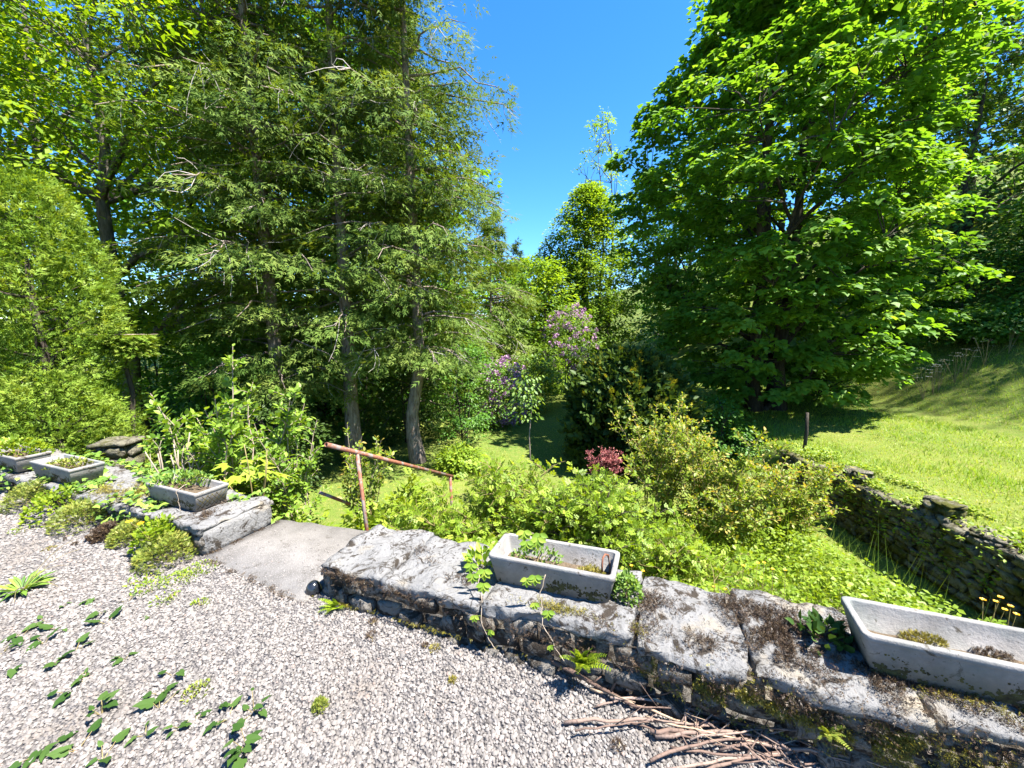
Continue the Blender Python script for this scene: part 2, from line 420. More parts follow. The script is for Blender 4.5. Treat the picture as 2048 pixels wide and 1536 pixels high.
# ------------------------------------------------------------------ layout of the terrace edge
WO = np.array([-1.28, 2.345]); WD = np.array([.93, -.3675]); WD = WD / np.linalg.norm(WD); WN = np.array([-WD[1], WD[0]])
WYAW = math.atan2(WD[1], WD[0])
WT = 0.22                                    # wall height above the gravel
WW = 0.55                                    # wall width
def ST(s, t, z=0.0):
    p = WO + WD * s + WN * t
    return Vector((p[0], p[1], z))
RISE = 0.042                                 # the middle wall stands higher towards the trough
def STL(s, t, z=0.0):
    return ST(s, t, z + RISE * max(s, 0))
GZ = -1.4                                    # lower garden
GWX = 5.45                                   # line of the garden retaining wall
def sstep(a, b, x): 
    t = np.clip((x - a) / (b - a), 0, 1); return t * t * (3 - 2 * t)
def ground_z(x, y):
    x = np.asarray(x, float); y = np.asarray(y, float)
    low = GZ + .05 * np.sin(x * .7 + 1) * np.sin(y * .5) + .006 * np.maximum(0, y - 9)
    hi = -.68 + .085 * np.clip(x - GWX, 0, 60) + .5 * np.clip(x - 9.9, 0, 22) ** 1.02 + .05 * np.sin(x * 1.3) * np.sin(y * 1.1 + 2)
    w = .03 + 2.2 * sstep(7.0, 11.0, y)
    k = np.clip((x - (GWX - w * .5)) / w, 0, 1)
    fade = 1 - .55 * sstep(16, 40, y)
    left = .10 * np.clip(-x - 14, 0, 40)
    return low + (hi - low) * k * np.where(x > GWX + 3, 1, fade) + left

# ground: one sheet to the horizon
xs = np.unique(np.concatenate([np.linspace(-400, -40, 10), np.linspace(-40, 5, 60), [GWX - .04, GWX - .015, GWX + .015, GWX + .04], np.linspace(5.6, 40, 70), np.linspace(40, 400, 10)]))
ys = np.unique(np.concatenate([np.linspace(-120, -4, 8), np.linspace(-4, 30, 80), np.linspace(30, 500, 14)]))
gx, gy = np.meshgrid(xs, ys); gz = ground_z(gx, gy)
gv = np.stack([gx, gy, gz], -1).reshape(-1, 3); nxg = len(xs); gf = []
for j in range(len(ys) - 1):
    for i in range(nxg - 1):
        a = j * nxg + i; gf += [(a, a + 1, a + nxg + 1), (a, a + nxg + 1, a + nxg)]
mb = MB(); mb.add(gv, gf); tag(mb.build('ground', 'lawn_ground', smooth=True), kind='structure')

# terrace block
tb = MB(); poly = [ST(-9, .02), ST(9, .02), ST(9, -14), ST(-9, -14)]
base = [(p.x, p.y, -2) for p in poly] + [(p.x, p.y, 0) for p in poly]
tb.add(base, [(4, 7, 6), (4, 6, 5), (0, 1, 5), (0, 5, 4), (0, 2, 1), (0, 3, 2), (1, 2, 6), (1, 6, 5), (2, 3, 7), (2, 7, 6), (3, 0, 4), (3, 4, 7)])
tag(tb.build('gravel_terrace', 'gravel_bed'), kind='structure')

# gravel: loose stones over the part of the terrace in view
def hexpeb():
    v = []
    for i in range(6):
        a = i * math.pi / 3 + .2; r = (.5, .42, .52, .44, .5, .40)[i]
        v.append((r * math.cos(a), r * .78 * math.sin(a), .10 * math.sin(i * 2.1)))
    for i in range(3):
        a = i * 2 * math.pi / 3 + .45; v.append((.27 * math.cos(a), .21 * math.sin(a), .29 + .05 * math.sin(i * 1.7)))
    f = []
    for i in range(3):
        a, b, c = 2 * i, 2 * i + 1, (2 * i + 2) % 6
        f += [(a, b, 6 + i), (b, 6 + (i + 1) % 3, 6 + i), (b, c, 6 + (i + 1) % 3)]
    return v, f + [(6, 7, 8)]
PB = hexpeb()
gb = MB(); cnt = 0
pts = []
n = 112000
s = rng.uniform(-5.2, 4.2, n); t = rng.uniform(-1.75, .03, n)
xy = WO[None] + s[:, None] * WD + t[:, None] * WN
dep = xy[:, 1]; inside = (dep > .55) & (np.abs(xy[:, 0]) < dep * 1.45 + .35)
xy = xy[inside]; dist = np.hypot(xy[:, 0], xy[:, 1])
keep = rng.random(len(xy)) < np.clip(1.25 - .16 * dist, .35, 1)
xy = xy[keep]; k = len(xy)
sz = rng.lognormal(math.log(.0150), .34, k).clip(.008, .034) * np.clip(.8 + .09 * np.hypot(xy[:, 0], xy[:, 1]), 1, 1.35)
yaw = rng.uniform(0, 2 * np.pi, k); tn = norm(np.stack([rng.normal(0, .22, k), rng.normal(0, .22, k), np.ones(k)], -1))
Rm = frame(np.stack([np.cos(yaw), np.sin(yaw), np.zeros(k)], -1), tn)
ks = 170; us = rng.uniform(-1.14, -.06, ks); ts = rng.random(ks) ** 1.8 * .6 - .08          # a few stones kicked onto the slab
inst(gb, PB[0], PB[1], np.column_stack([WO[None] + us[:, None] * WD + ts[:, None] * WN, np.full(ks, .019)]), frame(norm(np.column_stack([rng.normal(0, 1, (ks, 2)), np.zeros(ks)])), np.tile([0, 0, 1.], (ks, 1))), rng.uniform(.006, .017, ks), rng.random(ks))
inst(gb, PB[0], PB[1], np.column_stack([xy, rng.uniform(-.002, .006, k)]), Rm, sz, rng.random(k))
tag(gb.build('gravel', 'pebble'), 'loose pale grey and pinkish limestone gravel covering the terrace', 'gravel', kind='stuff')
print('pebbles', k)

# concrete slab in the gap and steps going down behind it
sl = MB(); a, b, c, d = ST(-1.17, -.02), ST(-.03, -.10), ST(-.15, .78), ST(-1.17, .62)
nseg = 10
top = []; 
for i in range(nseg + 1):
    u = i / nseg
    p0 = a.lerp(b, u); p1 = d.lerp(c, u)
    jj = WN * (mnoise.noise(Vector((u * 9, 1, 0))) * .03)
    top.append((p0.x + jj[0] * .6, p0.y + jj[1] * .6, .018)); top.append((p1.x + jj[0] * 1.6, p1.y + jj[1] * 1.6, .012))
v = top + [(p[0], p[1], -.25) for p in top]; m = len(top); f = []
for i in range(nseg):
    q = 2 * i
    f += [(q, q + 2, q + 3), (q, q + 3, q + 1), (m + q, m + q + 3, m + q + 2), (m + q, m + q + 1, m + q + 3),
          (q, m + q, m + q + 2), (q, m + q + 2, q + 2), (q + 1, q + 3, m + q + 3), (q + 1, m + q + 3, m + q + 1)]
f += [(0, 1, m + 1), (0, m + 1, m), (m - 2, 2 * m - 2, 2 * m - 1), (m - 2, 2 * m - 1, m - 1)]
sl.add(v, f); tag(sl.build('paving_slab', 'slab_concrete'), kind='structure')
for i in range(6):
    st = MB(); q = [ST(-1.15, .66 + .28 * i), ST(-.1, .74 + .28 * i), ST(-.1, 1.04 + .28 * i), ST(-1.15, .96 + .28 * i)]
    zz = -.2 - .2 * i
    st.add([(p.x, p.y, zz) for p in q] + [(p.x, p.y, GZ - .1) for p in q], [(0, 1, 2), (0, 2, 3), (0, 4, 5), (0, 5, 1), (1, 5, 6), (1, 6, 2), (2, 6, 7), (2, 7, 3), (3, 7, 4), (3, 4, 0)])
    tag(st.build('step', 'slab_concrete'), kind='structure')

# ------------------------------------------------------------------ terrace walls built of stones
def stone(parent, name, size, loc, yaw, seed, mat, n=(4, 4, 3), rough=.018, rd=.5, flat=False, tilt=(0, 0)):
    v, f = rock(size, seed, *n, rough=rough, rnd_=rd, flat_top=flat)
    m = MB(); m.add(v, f); o = m.build(name, mat, parent, smooth=False)
    o.location = loc; o.rotation_euler = (tilt[0], tilt[1], yaw)
    return o
def wall(label, s0, s1, caps, seed):
    root = thing('terrace_wall', label, 'wall', ST((s0 + s1) / 2, WW / 2, 0), WYAW)
    mid = (s0 + s1) / 2; L = s1 - s0
    core = MB(); box(core, -L / 2 + .03, L / 2 - .03, -WW / 2 + .035, WW / 2 - .03, -1.55, WT - .05)
    core.build('mortar', 'rubble_limestone', root)
    for i in range(len(caps) - 1):
        a, b = caps[i], caps[i + 1]
        th = .055 + .02 * random.random()
        stone(root, 'cap_stone', (b - a - .008, WW + random.uniform(-.02, .05), th),
              ((a + b) / 2 - mid, random.uniform(-.012, .012), WT - th / 2 + random.uniform(-.012, .012)), random.uniform(-.015, .015), seed + i,
              'cap_limestone', (max(6, int((b - a) * 26)), 15, 4), .030, .12, True, (random.uniform(-.02, .02), random.uniform(-.015, .015)))
    # rubble front face in two uneven courses
    for row in range(-1, 2):
        x = s0 + .01
        while x < s1 - .05:
            w = random.uniform(.09, .24); w = min(w, s1 - x)
            h = random.uniform(.065, .105)
            z = (-.02, .075, -.115)[row] + h / 2
            stone(root, 'rubble_stone', (w * .97, .16, h), (x + w / 2 - mid, -WW / 2 + .075 + random.uniform(-.022, .02), z), random.uniform(-.12, .12),
                  seed + 40 + len(root.children), 'rubble_limestone', (4, 2, 3), .02, .7, False, (random.uniform(-.1, .1), random.uniform(-.1, .1)))
            x += w
    # stones of the end that faces the gap
    return root
w_mid = wall('low limestone terrace wall carrying a weathered planter and brown moss', 0, 4.9, [0, .52, 1.2, 2.0, 2.47, 3.05, 3.62, 4.3, 4.9], 3)
w_mid.rotation_euler[1] = -math.atan(RISE); w_mid.location.z = RISE * 2.45
w_left = wall('low ivy grown terrace wall with three planters beside the concrete slab', -6.1, -1.19, [-6.1, -5.3, -4.6, -3.9, -3.3, -2.55, -1.19], 77)
stone(w_left, 'end_stone', (.12, WW + .01, .21), (2.455 - .045, 0, .10), 0, 301, 'cap_limestone', (3, 8, 4), .014, .4)
stone(w_mid, 'end_stone', (.14, WW - .02, .17), (-2.45 + .055, 0, .06), 0, 302, 'rubble_limestone', (3, 7, 4), .02, .5)

# moss on the walls (nobody could count it)
def moss(parent_root, name, mat, patches, size=.012, up=1.0):
    m = MB()
    for (s, t, z, rs, rt, k, vert) in patches:
        a = rng.normal(0, .5, (k, 2)); nn = np.hypot(a[:, 0], a[:, 1])
        key = np.array([mnoise.noise(Vector((s * 9 + q[0] * rs * 11, t * 7 + q[1] * rt * 11, 3))) for q in a])
        a = a[(key > -.12 + .18 * (nn - .5))]; k = len(a)
        if not k: continue
        if vert:
            p = np.array([STL(s + q[0] * rs, t, z + q[1] * rt) for q in a]); nrm = np.array([-WN[0], -WN[1], .35])
            p = p + (rng.random(k)[:, None] * .018 * nrm)
        else:
            p = np.array([STL(s + q[0] * rs, t + q[1] * rt, z) for q in a]); nrm = np.array([0, 0, 1.])
            p[:, 2] += rng.random(k) * .018
        d = norm(rng.normal(0, 1, (k, 3)) + nrm * .8)
        Rm = frame(d, norm(rng.normal(0, .6, (k, 3)) + nrm))
        inst(m, T_SPRAY_T[0], T_SPRAY_T[1], p, Rm, rng.uniform(.8, 1.6, k) * size, rng.random(k))
    o = m.build(name, mat); o.parent = parent_root
    o.matrix_parent_inverse = (Matrix.Translation(parent_root.location) @ parent_root.rotation_euler.to_matrix().to_4x4()).inverted()
    tag(o, kind='stuff'); return o
zt = WT + .004
moss(w_mid, 'brown_moss', 'moss_brown', [(2.62, .27, zt, .22, .26, 7500, 0), (2.95, .24, zt, .25, .26, 7500, 0), (3.15, .42, zt, .3, .1, 900, 0), (2.40, .42, zt, .16, .12, 700, 0), (3.25, .10, zt, .25, .14, 1200, 0),
     (2.05, .30, zt, .14, .16, 1400, 0), (2.25, .10, zt, .2, .06, 700, 0), (3.7, .3, zt, .4, .2, 3000, 0), (.55, .35, zt, .1, .06, 160, 0), (.95, .16, zt, .12, .05, 220, 0), (1.02, .30, zt, .1, .05, 120, 0), (.70, .24, zt, .08, .05, 120, 0), (1.9, .06, zt, .2, .06, 600, 0),
     (.5, -.01, .17, .5, .05, 700, 1), (1.6, -.01, .12, .6, .07, 700, 1), (2.6, -.015, .13, .6, .07, 2200, 1), (3.6, -.01, .14, .6, .07, 1800, 1), (.2, .0, .19, .2, .03, 400, 1)], .017)
moss(w_mid, 'green_moss', 'moss_green', [(1.62, .09, zt, .22, .05, 900, 0), (1.95, .07, zt, .10, .05, 250, 0), (3.35, .12, zt, .35, .07, 2200, 0), (3.9, .12, zt, .4, .08, 2500, 0), (2.9, .30, zt, .1, .08, 250, 0), (2.1, .02, .10, .14, .09, 1100, 1),
     (2.45, -.005, .08, .30, .09, 4200, 1), (2.9, -.005, .06, .25, .10, 3600, 1), (3.5, -.005, .05, .4, .1, 3000, 1), (.25, -.03, .01, .1, .01, 200, 1), (.9, -.02, .01, .6, .012, 350, 1)], .015)
moss(w_left, 'green_moss', 'moss_green', [(-2.5, .22, zt, .3, .2, 2600, 0), (-2.9, .12, zt, .2, .12, 900, 0), (-3.9, .15, zt, .3, .1, 700, 0)], .02)
moss(w_left, 'brown_moss', 'moss_brown', [(-1.42, .16, zt, .10, .09, 700, 0), (-1.55, .34, zt, .1, .08, 300, 0), (-2.2, .06, zt, .2, .06, 500, 0), (-1.9, -.01, .1, .5, .06, 1200, 1), (-3.4, .0, .1, .7, .06, 1200, 1)], .018)
# ------------------------------------------------------------------ planters
def rrect(l, w, r, n=4):
    pts = []
    for cx, cy, a0 in ((l / 2 - r, w / 2 - r, 0), (-l / 2 + r, w / 2 - r, 90), (-l / 2 + r, -w / 2 + r, 180), (l / 2 - r, -w / 2 + r, 270)):
        for i in range(n + 1):
            a = R(a0 + 90 * i / n); pts.append((cx + r * math.cos(a), cy + r * math.sin(a)))
    return pts
def loft(rings, close_first=False, close_last=False):
    m = MB(); n = len(rings[0]); v = [p for r in rings for p in r]; f = []
    for i in range(len(rings) - 1):
        for j in range(n):
            a = i * n + j; b = i * n + (j + 1) % n
            f += [(a, b, b + n), (a, b + n, a + n)]
    if close_first:
        c = len(v); v.append(tuple(np.mean(rings[0], axis=0))); f += [(c, (j + 1) % n, j) for j in range(n)]
    if close_last:
        c = len(v); v.append(tuple(np.mean(rings[-1], axis=0))); o = (len(rings) - 1) * n; f += [(c, o + j, o + (j + 1) % n) for j in range(n)]
    m.add(v, f); return m
def ring(l, w, r, z): return [(x, y, z) for x, y in rrect(l, w, r)]
def planter(label, c, yaw, L, Wd, H, rad=.02, soil=.06, lattice=False, crust=True, tilt=0):
    root = thing('planter', label, 'planter', c, yaw); root.rotation_euler[1] = tilt
    tp = .90
    body = loft([ring(L * tp, Wd * .86, rad, 0), ring(L * (tp + (1 - tp) * .85) , Wd * .97, rad, H - .032),
                 ring(L * .985, Wd * .975, rad, H - .030)], True)
    bo = body.build('body', 'planter_concrete', root)
    th = .026
    rim = loft([ring(L * .985, Wd * .975, rad, H - .030), ring(L, Wd, rad, H - .026), ring(L, Wd, rad, H - .004), ring(L - .008, Wd - .008, rad, H), ring(L - 2 * th + .006, Wd - 2 * th + .006, rad * .7, H),
                ring(L - 2 * th, Wd - 2 * th, rad * .7, H - .006), ring(L * .93 - 2 * th, Wd * .9 - 2 * th, rad * .6, .02)], False, True)
    rim.build('rim', 'planter_concrete', root)
    m = MB(); nx_, ny_ = 14, 6; l2, w2 = L * .95 - 2 * th - .004, Wd * .93 - 2 * th - .004
    v = [(-l2 / 2 + l2 * i / nx_, -w2 / 2 + w2 * j / ny_, soil + .02 * mnoise.noise(Vector((i * .5, j * .6, L * 9)))) for j in range(ny_ + 1) for i in range(nx_ + 1)]
    f = []
    for j in range(ny_):
        for i in range(nx_):
            a = j * (nx_ + 1) + i; f += [(a, a + 1, a + nx_ + 2), (a, a + nx_ + 2, a + nx_ + 1)]
    m.add(v, f); m.build('soil', 'soil', root)
    if lattice:                                       # crossed grooves cast in the end
        g = MB(); xe = L / 2
        for k in range(7):
            for sgn in (-1, 1):
                y0 = (-.5 + k / 6) * Wd * .8
                z0, z1 = .015, H - .045
                y1 = y0 + sgn * (z1 - z0) * .75
                if abs(y1) > Wd * .44: 
                    tt = (math.copysign(Wd * .44, y1) - y0) / (y1 - y0); y1 = y0 + (y1 - y0) * tt; z1 = z0 + (z1 - z0) * tt
                def xx(z): return L * (tp + (1 - tp) * .85 * z / (H - .032)) / 2 + .0005
                if abs(y0) < Wd * .42: tube(g, [(xx(z0), y0, z0), (xx(z1), y1, z1)], .0022, 4)
        g.build('lattice_groove', 'stain_crust', bo)
    if crust:                                         # dark crust flaking off the lower front
        g = MB(); k = 5200
        x = rng.uniform(-.5, .5, k) * L * .9; z = rng.beta(1.2, 3, k) * H * .62
        key = np.array([mnoise.noise(Vector((a * 7, b * 14, L * 5))) + .6 * mnoise.noise(Vector((a * 26, b * 40, L * 5))) + .5 * mnoise.noise(Vector((a * 70, b * 90, 2))) for a, b in zip(x, z)])
        sel = key > .05 + z / H * .6; x, z = x[sel], z[sel]; k = len(x)
        yy = -(Wd * (.86 + .11 * z / (H - .032)) / 2) - .0015
        p = np.column_stack([x, yy, z + .005]); d = norm(np.column_stack([rng.normal(0, 1, k), np.zeros(k), rng.normal(0, 1, k)]))
        inst(g, [(-.5, 0, 0), (-.2, .5, .06), (.4, .45, 0), (.55, -.1, .05), (.1, -.5, 0)], [(0, 1, 2), (0, 2, 3), (0, 3, 4)], p, frame(d, np.tile([0, -1., .1], (k, 1))), rng.uniform(.003, .010, k), rng.random(k))
        o = g.build('crust', 'stain_crust', bo); tag(o, kind='stuff')
    return root
YW = WYAW
pl_mid = planter('weathered long concrete planter with dark crust and a rusty hook', (.249, 2.083, WT + .012 + RISE * 1.52), YW, .725, .276, .168, .027, .055, tilt=-math.atan(RISE))
hk = MB(); tube(hk, [(.31, .07, .03), (.31, .073, .115), (.303, .065, .172), (.29, .042, .188), (.28, .018, .178), (.277, .008, .145), (.278, .0, .105)], .0055, 6); hk.build('rusty_hook', 'rust', pl_mid)
pr = WD * .42
pl_right = planter('large smooth concrete trough holding a little water', (1.86, 1.36, WT + .016 + RISE * 3.28), YW - .03, .82, .262, .17, .027, .045, False, True, tilt=-math.atan(RISE))
wt = MB(); box(wt, -.33, .33, -.085, .05, .035, .06); wt.build('water', 'water', pl_right)
pl_a = planter('grey planter with crossed lines cast into its end beside the concrete slab', (-2.905, 3.285, WT + .012), YW, .70, .275, .165, .008, .10, True)
pl_b = planter('pale grey planter between two others on the ivy grown wall', (-4.625, 3.85, WT + .012), YW + .02, .76, .27, .165, .008, .10)
pl_c = planter('pale grey planter overgrown with weeds at the end of the row beside the hedge', (-5.60, 4.20, WT + .012), YW + .02, .78, .27, .165, .008, .11)

# black glossy dome at the wall corner
m = MB(); rings = []
for i in range(9):
    a = R(8 + 82 * i / 8); rings.append([(.05 * math.sin(a) * math.cos(b * math.pi / 10), .05 * math.sin(a) * math.sin(b * math.pi / 10), .075 * math.cos(a) ** .85 if a < R(89.9) else 0) for b in range(20)])
rings = rings[::-1]
dm = loft(rings, True, True).mesh('garden_light', 'black_gloss', True)
p = P(628, 1186, 0); o = link('garden_light', dm); o.location = (p.x, p.y, .012); tag(o, 'small glossy black domed lamp at the corner of the stone wall', 'lamp')

# ------------------------------------------------------------------ rusty handrail
rl = thing('handrail', 'rusty tubular steel handrail leading down the garden steps', 'handrail', (-1.52, 3.45, 0))
def rel(*pts): return [(p[0] + 1.52, p[1] - 3.45, p[2]) for p in pts]
e0 = PY(652, 889, 3.38); e1 = PY(905, 953, 5.3)
def openpipe(mbx, a, b, ro, ri, n=14):
    a = np.array(a); b = np.array(b); d = (b - a) / np.linalg.norm(b - a); x = np.cross(d, [0, 0, 1.]); x /= np.linalg.norm(x); y = np.cross(x, d)
    rg = []
    for q, r in ((b, ro), (a, ro), (a, ri), (a + d * .15, ri)):
        rg.append([tuple(q + r * (math.cos(k * 2 * math.pi / n) * x + math.sin(k * 2 * math.pi / n) * y)) for k in range(n)])
    return loft(rg, True, True)
openpipe(None, rel(e0)[0], rel(e1)[0], .022, .018).build('rail', 'rust', rl, True)
m = MB(); pt = e0.lerp(e1, .17); pb_ = Vector((-1.36, 3.42, -.35)); tube(m, rel(tuple(pt - Vector((0, 0, .012))), tuple(pb_)), .018, 10); m.build('post', 'rust', rl, True)
m = MB(); p2 = e0.lerp(e1, .97); tube(m, rel(tuple(p2), (p2.x + .04, p2.y, GZ - .1)), .021, 8); m.build('post', 'rust', rl, True)
m = MB(); q0 = PY(640, 985, 3.6); q1 = PY(700, 1008, 3.95); tube(m, rel(tuple(q0), tuple(q1)), .016, 8); m.build('lower_rail', 'rust', rl, True)
m = MB(); tube(m, rel(tuple(P(672, 1000, -.1)), tuple(P(648, 1040, -.3))), .0, 3)

# ------------------------------------------------------------------ right garden retaining wall
gw = thing('garden_wall', 'mossy rubble retaining wall with raised stone blocks below the sloping lawn', 'wall', (GWX, 5.0, GZ))
core = MB(); box(core, -.10, .16, -3.4, 2.25, -.1, .66); core.build('mortar', 'garden_rubble', gw)
variants = []
for i in range(10):
    v, f = rock((1, .8, .7), 500 + i, 3, 3, 2, .16, .8); mm = MB(); mm.add(v, f); variants.append(mm.mesh('stone', 'garden_rubble'))
def gstone(x, y, z, sx, sy, sz, name='stone'):
    o = link(name, random.choice(variants), gw); o.location = (x, y, z); o.scale = (sx, sy / .8, sz / .7)
    o.rotation_euler = (random.uniform(-.25, .25), random.uniform(-.15, .15), random.uniform(-.2, .2))
nst = 0; z = 0.0
row = 0
while z < .70:
    h = random.uniform(.085, .14); y = -1.9
    while y < 2.25:
        w = random.uniform(.10, .26)
        gstone(-.10 + random.uniform(-.02, .02), y + w / 2, z + h / 2, .16, w * .98, h * .98); y += w; nst += 1
    z += h * .93; row += 1
y = -1.9
while y < 2.25:                                                     # flat stones along the top
    w = random.uniform(.22, .4)
    for xx in (-.04, .13):
        gstone(xx, y + w / 2, .70 + random.uniform(-.02, .03), .2, w, .09, 'top_stone')
    y += w
for (yc, hh, ww) in ((.78, .19, .30), (-.42, .22, .34), (-.95, .07, .3)):      # raised blocks
    for k in range(2):
        for yy in (-.25, .25):
            gstone(-.03, yc + yy * ww, .76 + hh * (k + .5) / 2, .26, ww * .52, hh / 2 * 1.1, 'raised_stone')
    gstone(-.02, yc - .05, .775 + hh, .24, ww * .7, .06, 'top_stone'); gstone(.0, yc + .1, .77 + hh, .22, ww * .6, .06, 'top_stone')
# fence post at the end of the wall
fp = MB(); tube(fp, [(0, 0, -.15), (.01, .0, .4), (-.01, .01, .78)], [.035, .032, .028], 7); o = fp.build('fence_post', 'dark_bark')
p = PY(1608, 940, 7.3); o.location = (p.x, 7.35, float(ground_z(p.x, 7.35)) + .05); tag(o, 'dark weathered wooden post at the end of the rubble wall', 'post')

# stone pillar behind the left shrubs
pp = PY(222, 860, 4.9)
sp = thing('stone_pillar', 'old stone gate pillar with a flat capping slab beside the hedge', 'pillar', (pp.x, 4.95, GZ))
ccc = MB(); box(ccc, -.17, .17, -.15, .15, 0, 1.6); ccc.build('mortar', 'garden_rubble', sp)
z = 0; k = 0
while z < 1.5:
    h = random.uniform(.12, .2)
    for (x, y, a) in ((-.09, -.11, 0), (.10, -.11, 0), (.13, .05, 1.57), (-.13, .05, 1.57)):
        stone(sp, 'stone', (.2, .14, h), (x, y, z + h / 2), a + random.uniform(-.1, .1), 600 + k, 'garden_rubble', (3, 2, 2), .03, .6); k += 1
    z += h
stone(sp, 'capping_slab', (.44, .40, .05), (0, 0, z + .02), .1, 690, 'garden_rubble', (6, 5, 2), .02, .4)
# ------------------------------------------------------------------ trees
def curve(a, b, bend, n=6, jit=0.0):
    a = np.array(a, float); b = np.array(b, float); t = np.linspace(0, 1, n)[:, None]
    L = np.linalg.norm(b - a)
    p = a + (b - a) * t + np.array(bend) * (4 * t * (1 - t)) 
    if jit: p[1:-1] += rng.normal(0, jit * L, (n - 2, 3))
    return p
def clusters_to_leaves(mb, cen, outw, crad, k, tmpl, size, flat=.38, droop=.5, spread=.32):
    """each cluster is a drooping shelf of leaves"""
    C = len(cen); n = C * k
    c = np.repeat(cen, k, 0); o = np.repeat(outw, k, 0); cr = np.repeat(crad, k)
    a = rng.uniform(0, 2 * np.pi, n); r = np.sqrt(rng.random(n))
    off = np.stack([np.cos(a) * r, np.sin(a) * r, np.zeros(n)], -1)
    z = rng.normal(0, flat * .6, n) - droop * r ** 2
    pos = c + off * cr[:, None] + np.stack([np.zeros(n), np.zeros(n), z * cr], -1)
    nrm = norm(np.array([0, 0, .85]) + off * .55 + o * .35 + rng.normal(0, spread, (n, 3)))
    d = norm(off + o * .6 + np.array([0, 0, -.45]) + rng.normal(0, .35, (n, 3)))
    base = np.repeat(rng.uniform(.12, .72, C), k)
    rnd = np.clip(base + rng.normal(0, .16, n), 0, 1)
    inst(mb, tmpl[0], tmpl[1], pos, frame(d, nrm), size * rng.uniform(.65, 1.2, n), rnd)
def leaf_tree(name, label, base, height, z0, rad, nclu, k, size, mat, prof, crad=(.35, .6), tmpl=T_LOBE, trunk_r=.2, bark='grey_bark', ntr=1, limbs=22, group=None, inner=.35, lumps=.22, seed=0, twigs=True, cat='tree', droop=.5, flat=.38, leanx=0.0):
    root = thing(name, label, cat, base, 0, group)
    # crown envelope
    t = rng.random(nclu) ** .9; a = rng.uniform(0, 2 * np.pi, nclu)
    lum = np.array([mnoise.noise(Vector((math.cos(x) * 1.8 + seed, math.sin(x) * 1.8, y * 5 + seed))) for x, y in zip(a, t)])
    env = np.array([prof(x) for x in t]) * rad * (1 + lumps * lum * 1.6)
    dep = np.where(rng.random(nclu) < inner, rng.uniform(.25, .8, nclu), rng.uniform(.82, 1.07, nclu))
    z = z0 + (height - z0) * t
    cen = np.stack([np.cos(a) * env * dep + leanx * t, np.sin(a) * env * dep, z], -1)
    outw = np.stack([np.cos(a), np.sin(a), (t - .35) * .8], -1)
    # trunk and limbs
    tm = MB(); tops = []
    for q in range(ntr):
        ang = q * 2 * math.pi / max(ntr, 1) + seed; off = 0 if ntr == 1 else trunk_r * 2.6
        b0 = np.array([math.cos(ang) * off, math.sin(ang) * off * .6, -.25]); 
        top = np.array([math.cos(ang) * rad * (.25 if ntr > 1 else .03), math.sin(ang) * rad * (.25 if ntr > 1 else .03), height * .86])
        pts = curve(b0, top, rng.normal(0, .02, 3) * height, 9, .006)
        rr = trunk_r * (1 - np.linspace(0, 1, 9) * .9); rr[0] *= 1.35
        tube(tm, pts, rr, 9); tops.append((pts, rr))
    lim = []
    order = rng.permutation(nclu)[:limbs]
    for i in order:
        pts, rr = tops[rng.integers(len(tops))]
        tz = max(.2, cen[i][2] - np.hypot(cen[i][0], cen[i][1]) * .65)
        j = int(np.argmin(np.abs(pts[:, 2] - tz)))
        st_ = pts[j]; e = cen[i]
        cv = curve(st_, e, (0, 0, .07 * np.linalg.norm(e - st_)), 7, .015)
        r0 = max(.02, rr[j] * .5); tube(tm, cv, np.linspace(r0, .012, 7), 5); lim.append(cv)
    if twigs and len(lim):
        allp = np.concatenate(lim)
        for i in range(nclu):
            dd = np.linalg.norm(allp - cen[i], axis=1) + np.maximum(0, allp[:, 2] - cen[i][2]) * 1.5
            j = int(np.argmin(dd)); e = cen[i]
            if 0.05 < dd[j] < rad * .9:
                tube(tm, curve(allp[j], e, (0, 0, .03 * dd[j]), 4, .02), np.linspace(.016, .006, 4), 3, False)
    tm.build('trunk', bark, root)
    cm = MB(); clusters_to_leaves(cm, cen, outw, rng.uniform(crad[0], crad[1], nclu), k, tmpl, size, flat, droop)
    cm.build('crown', mat, root)
    return root
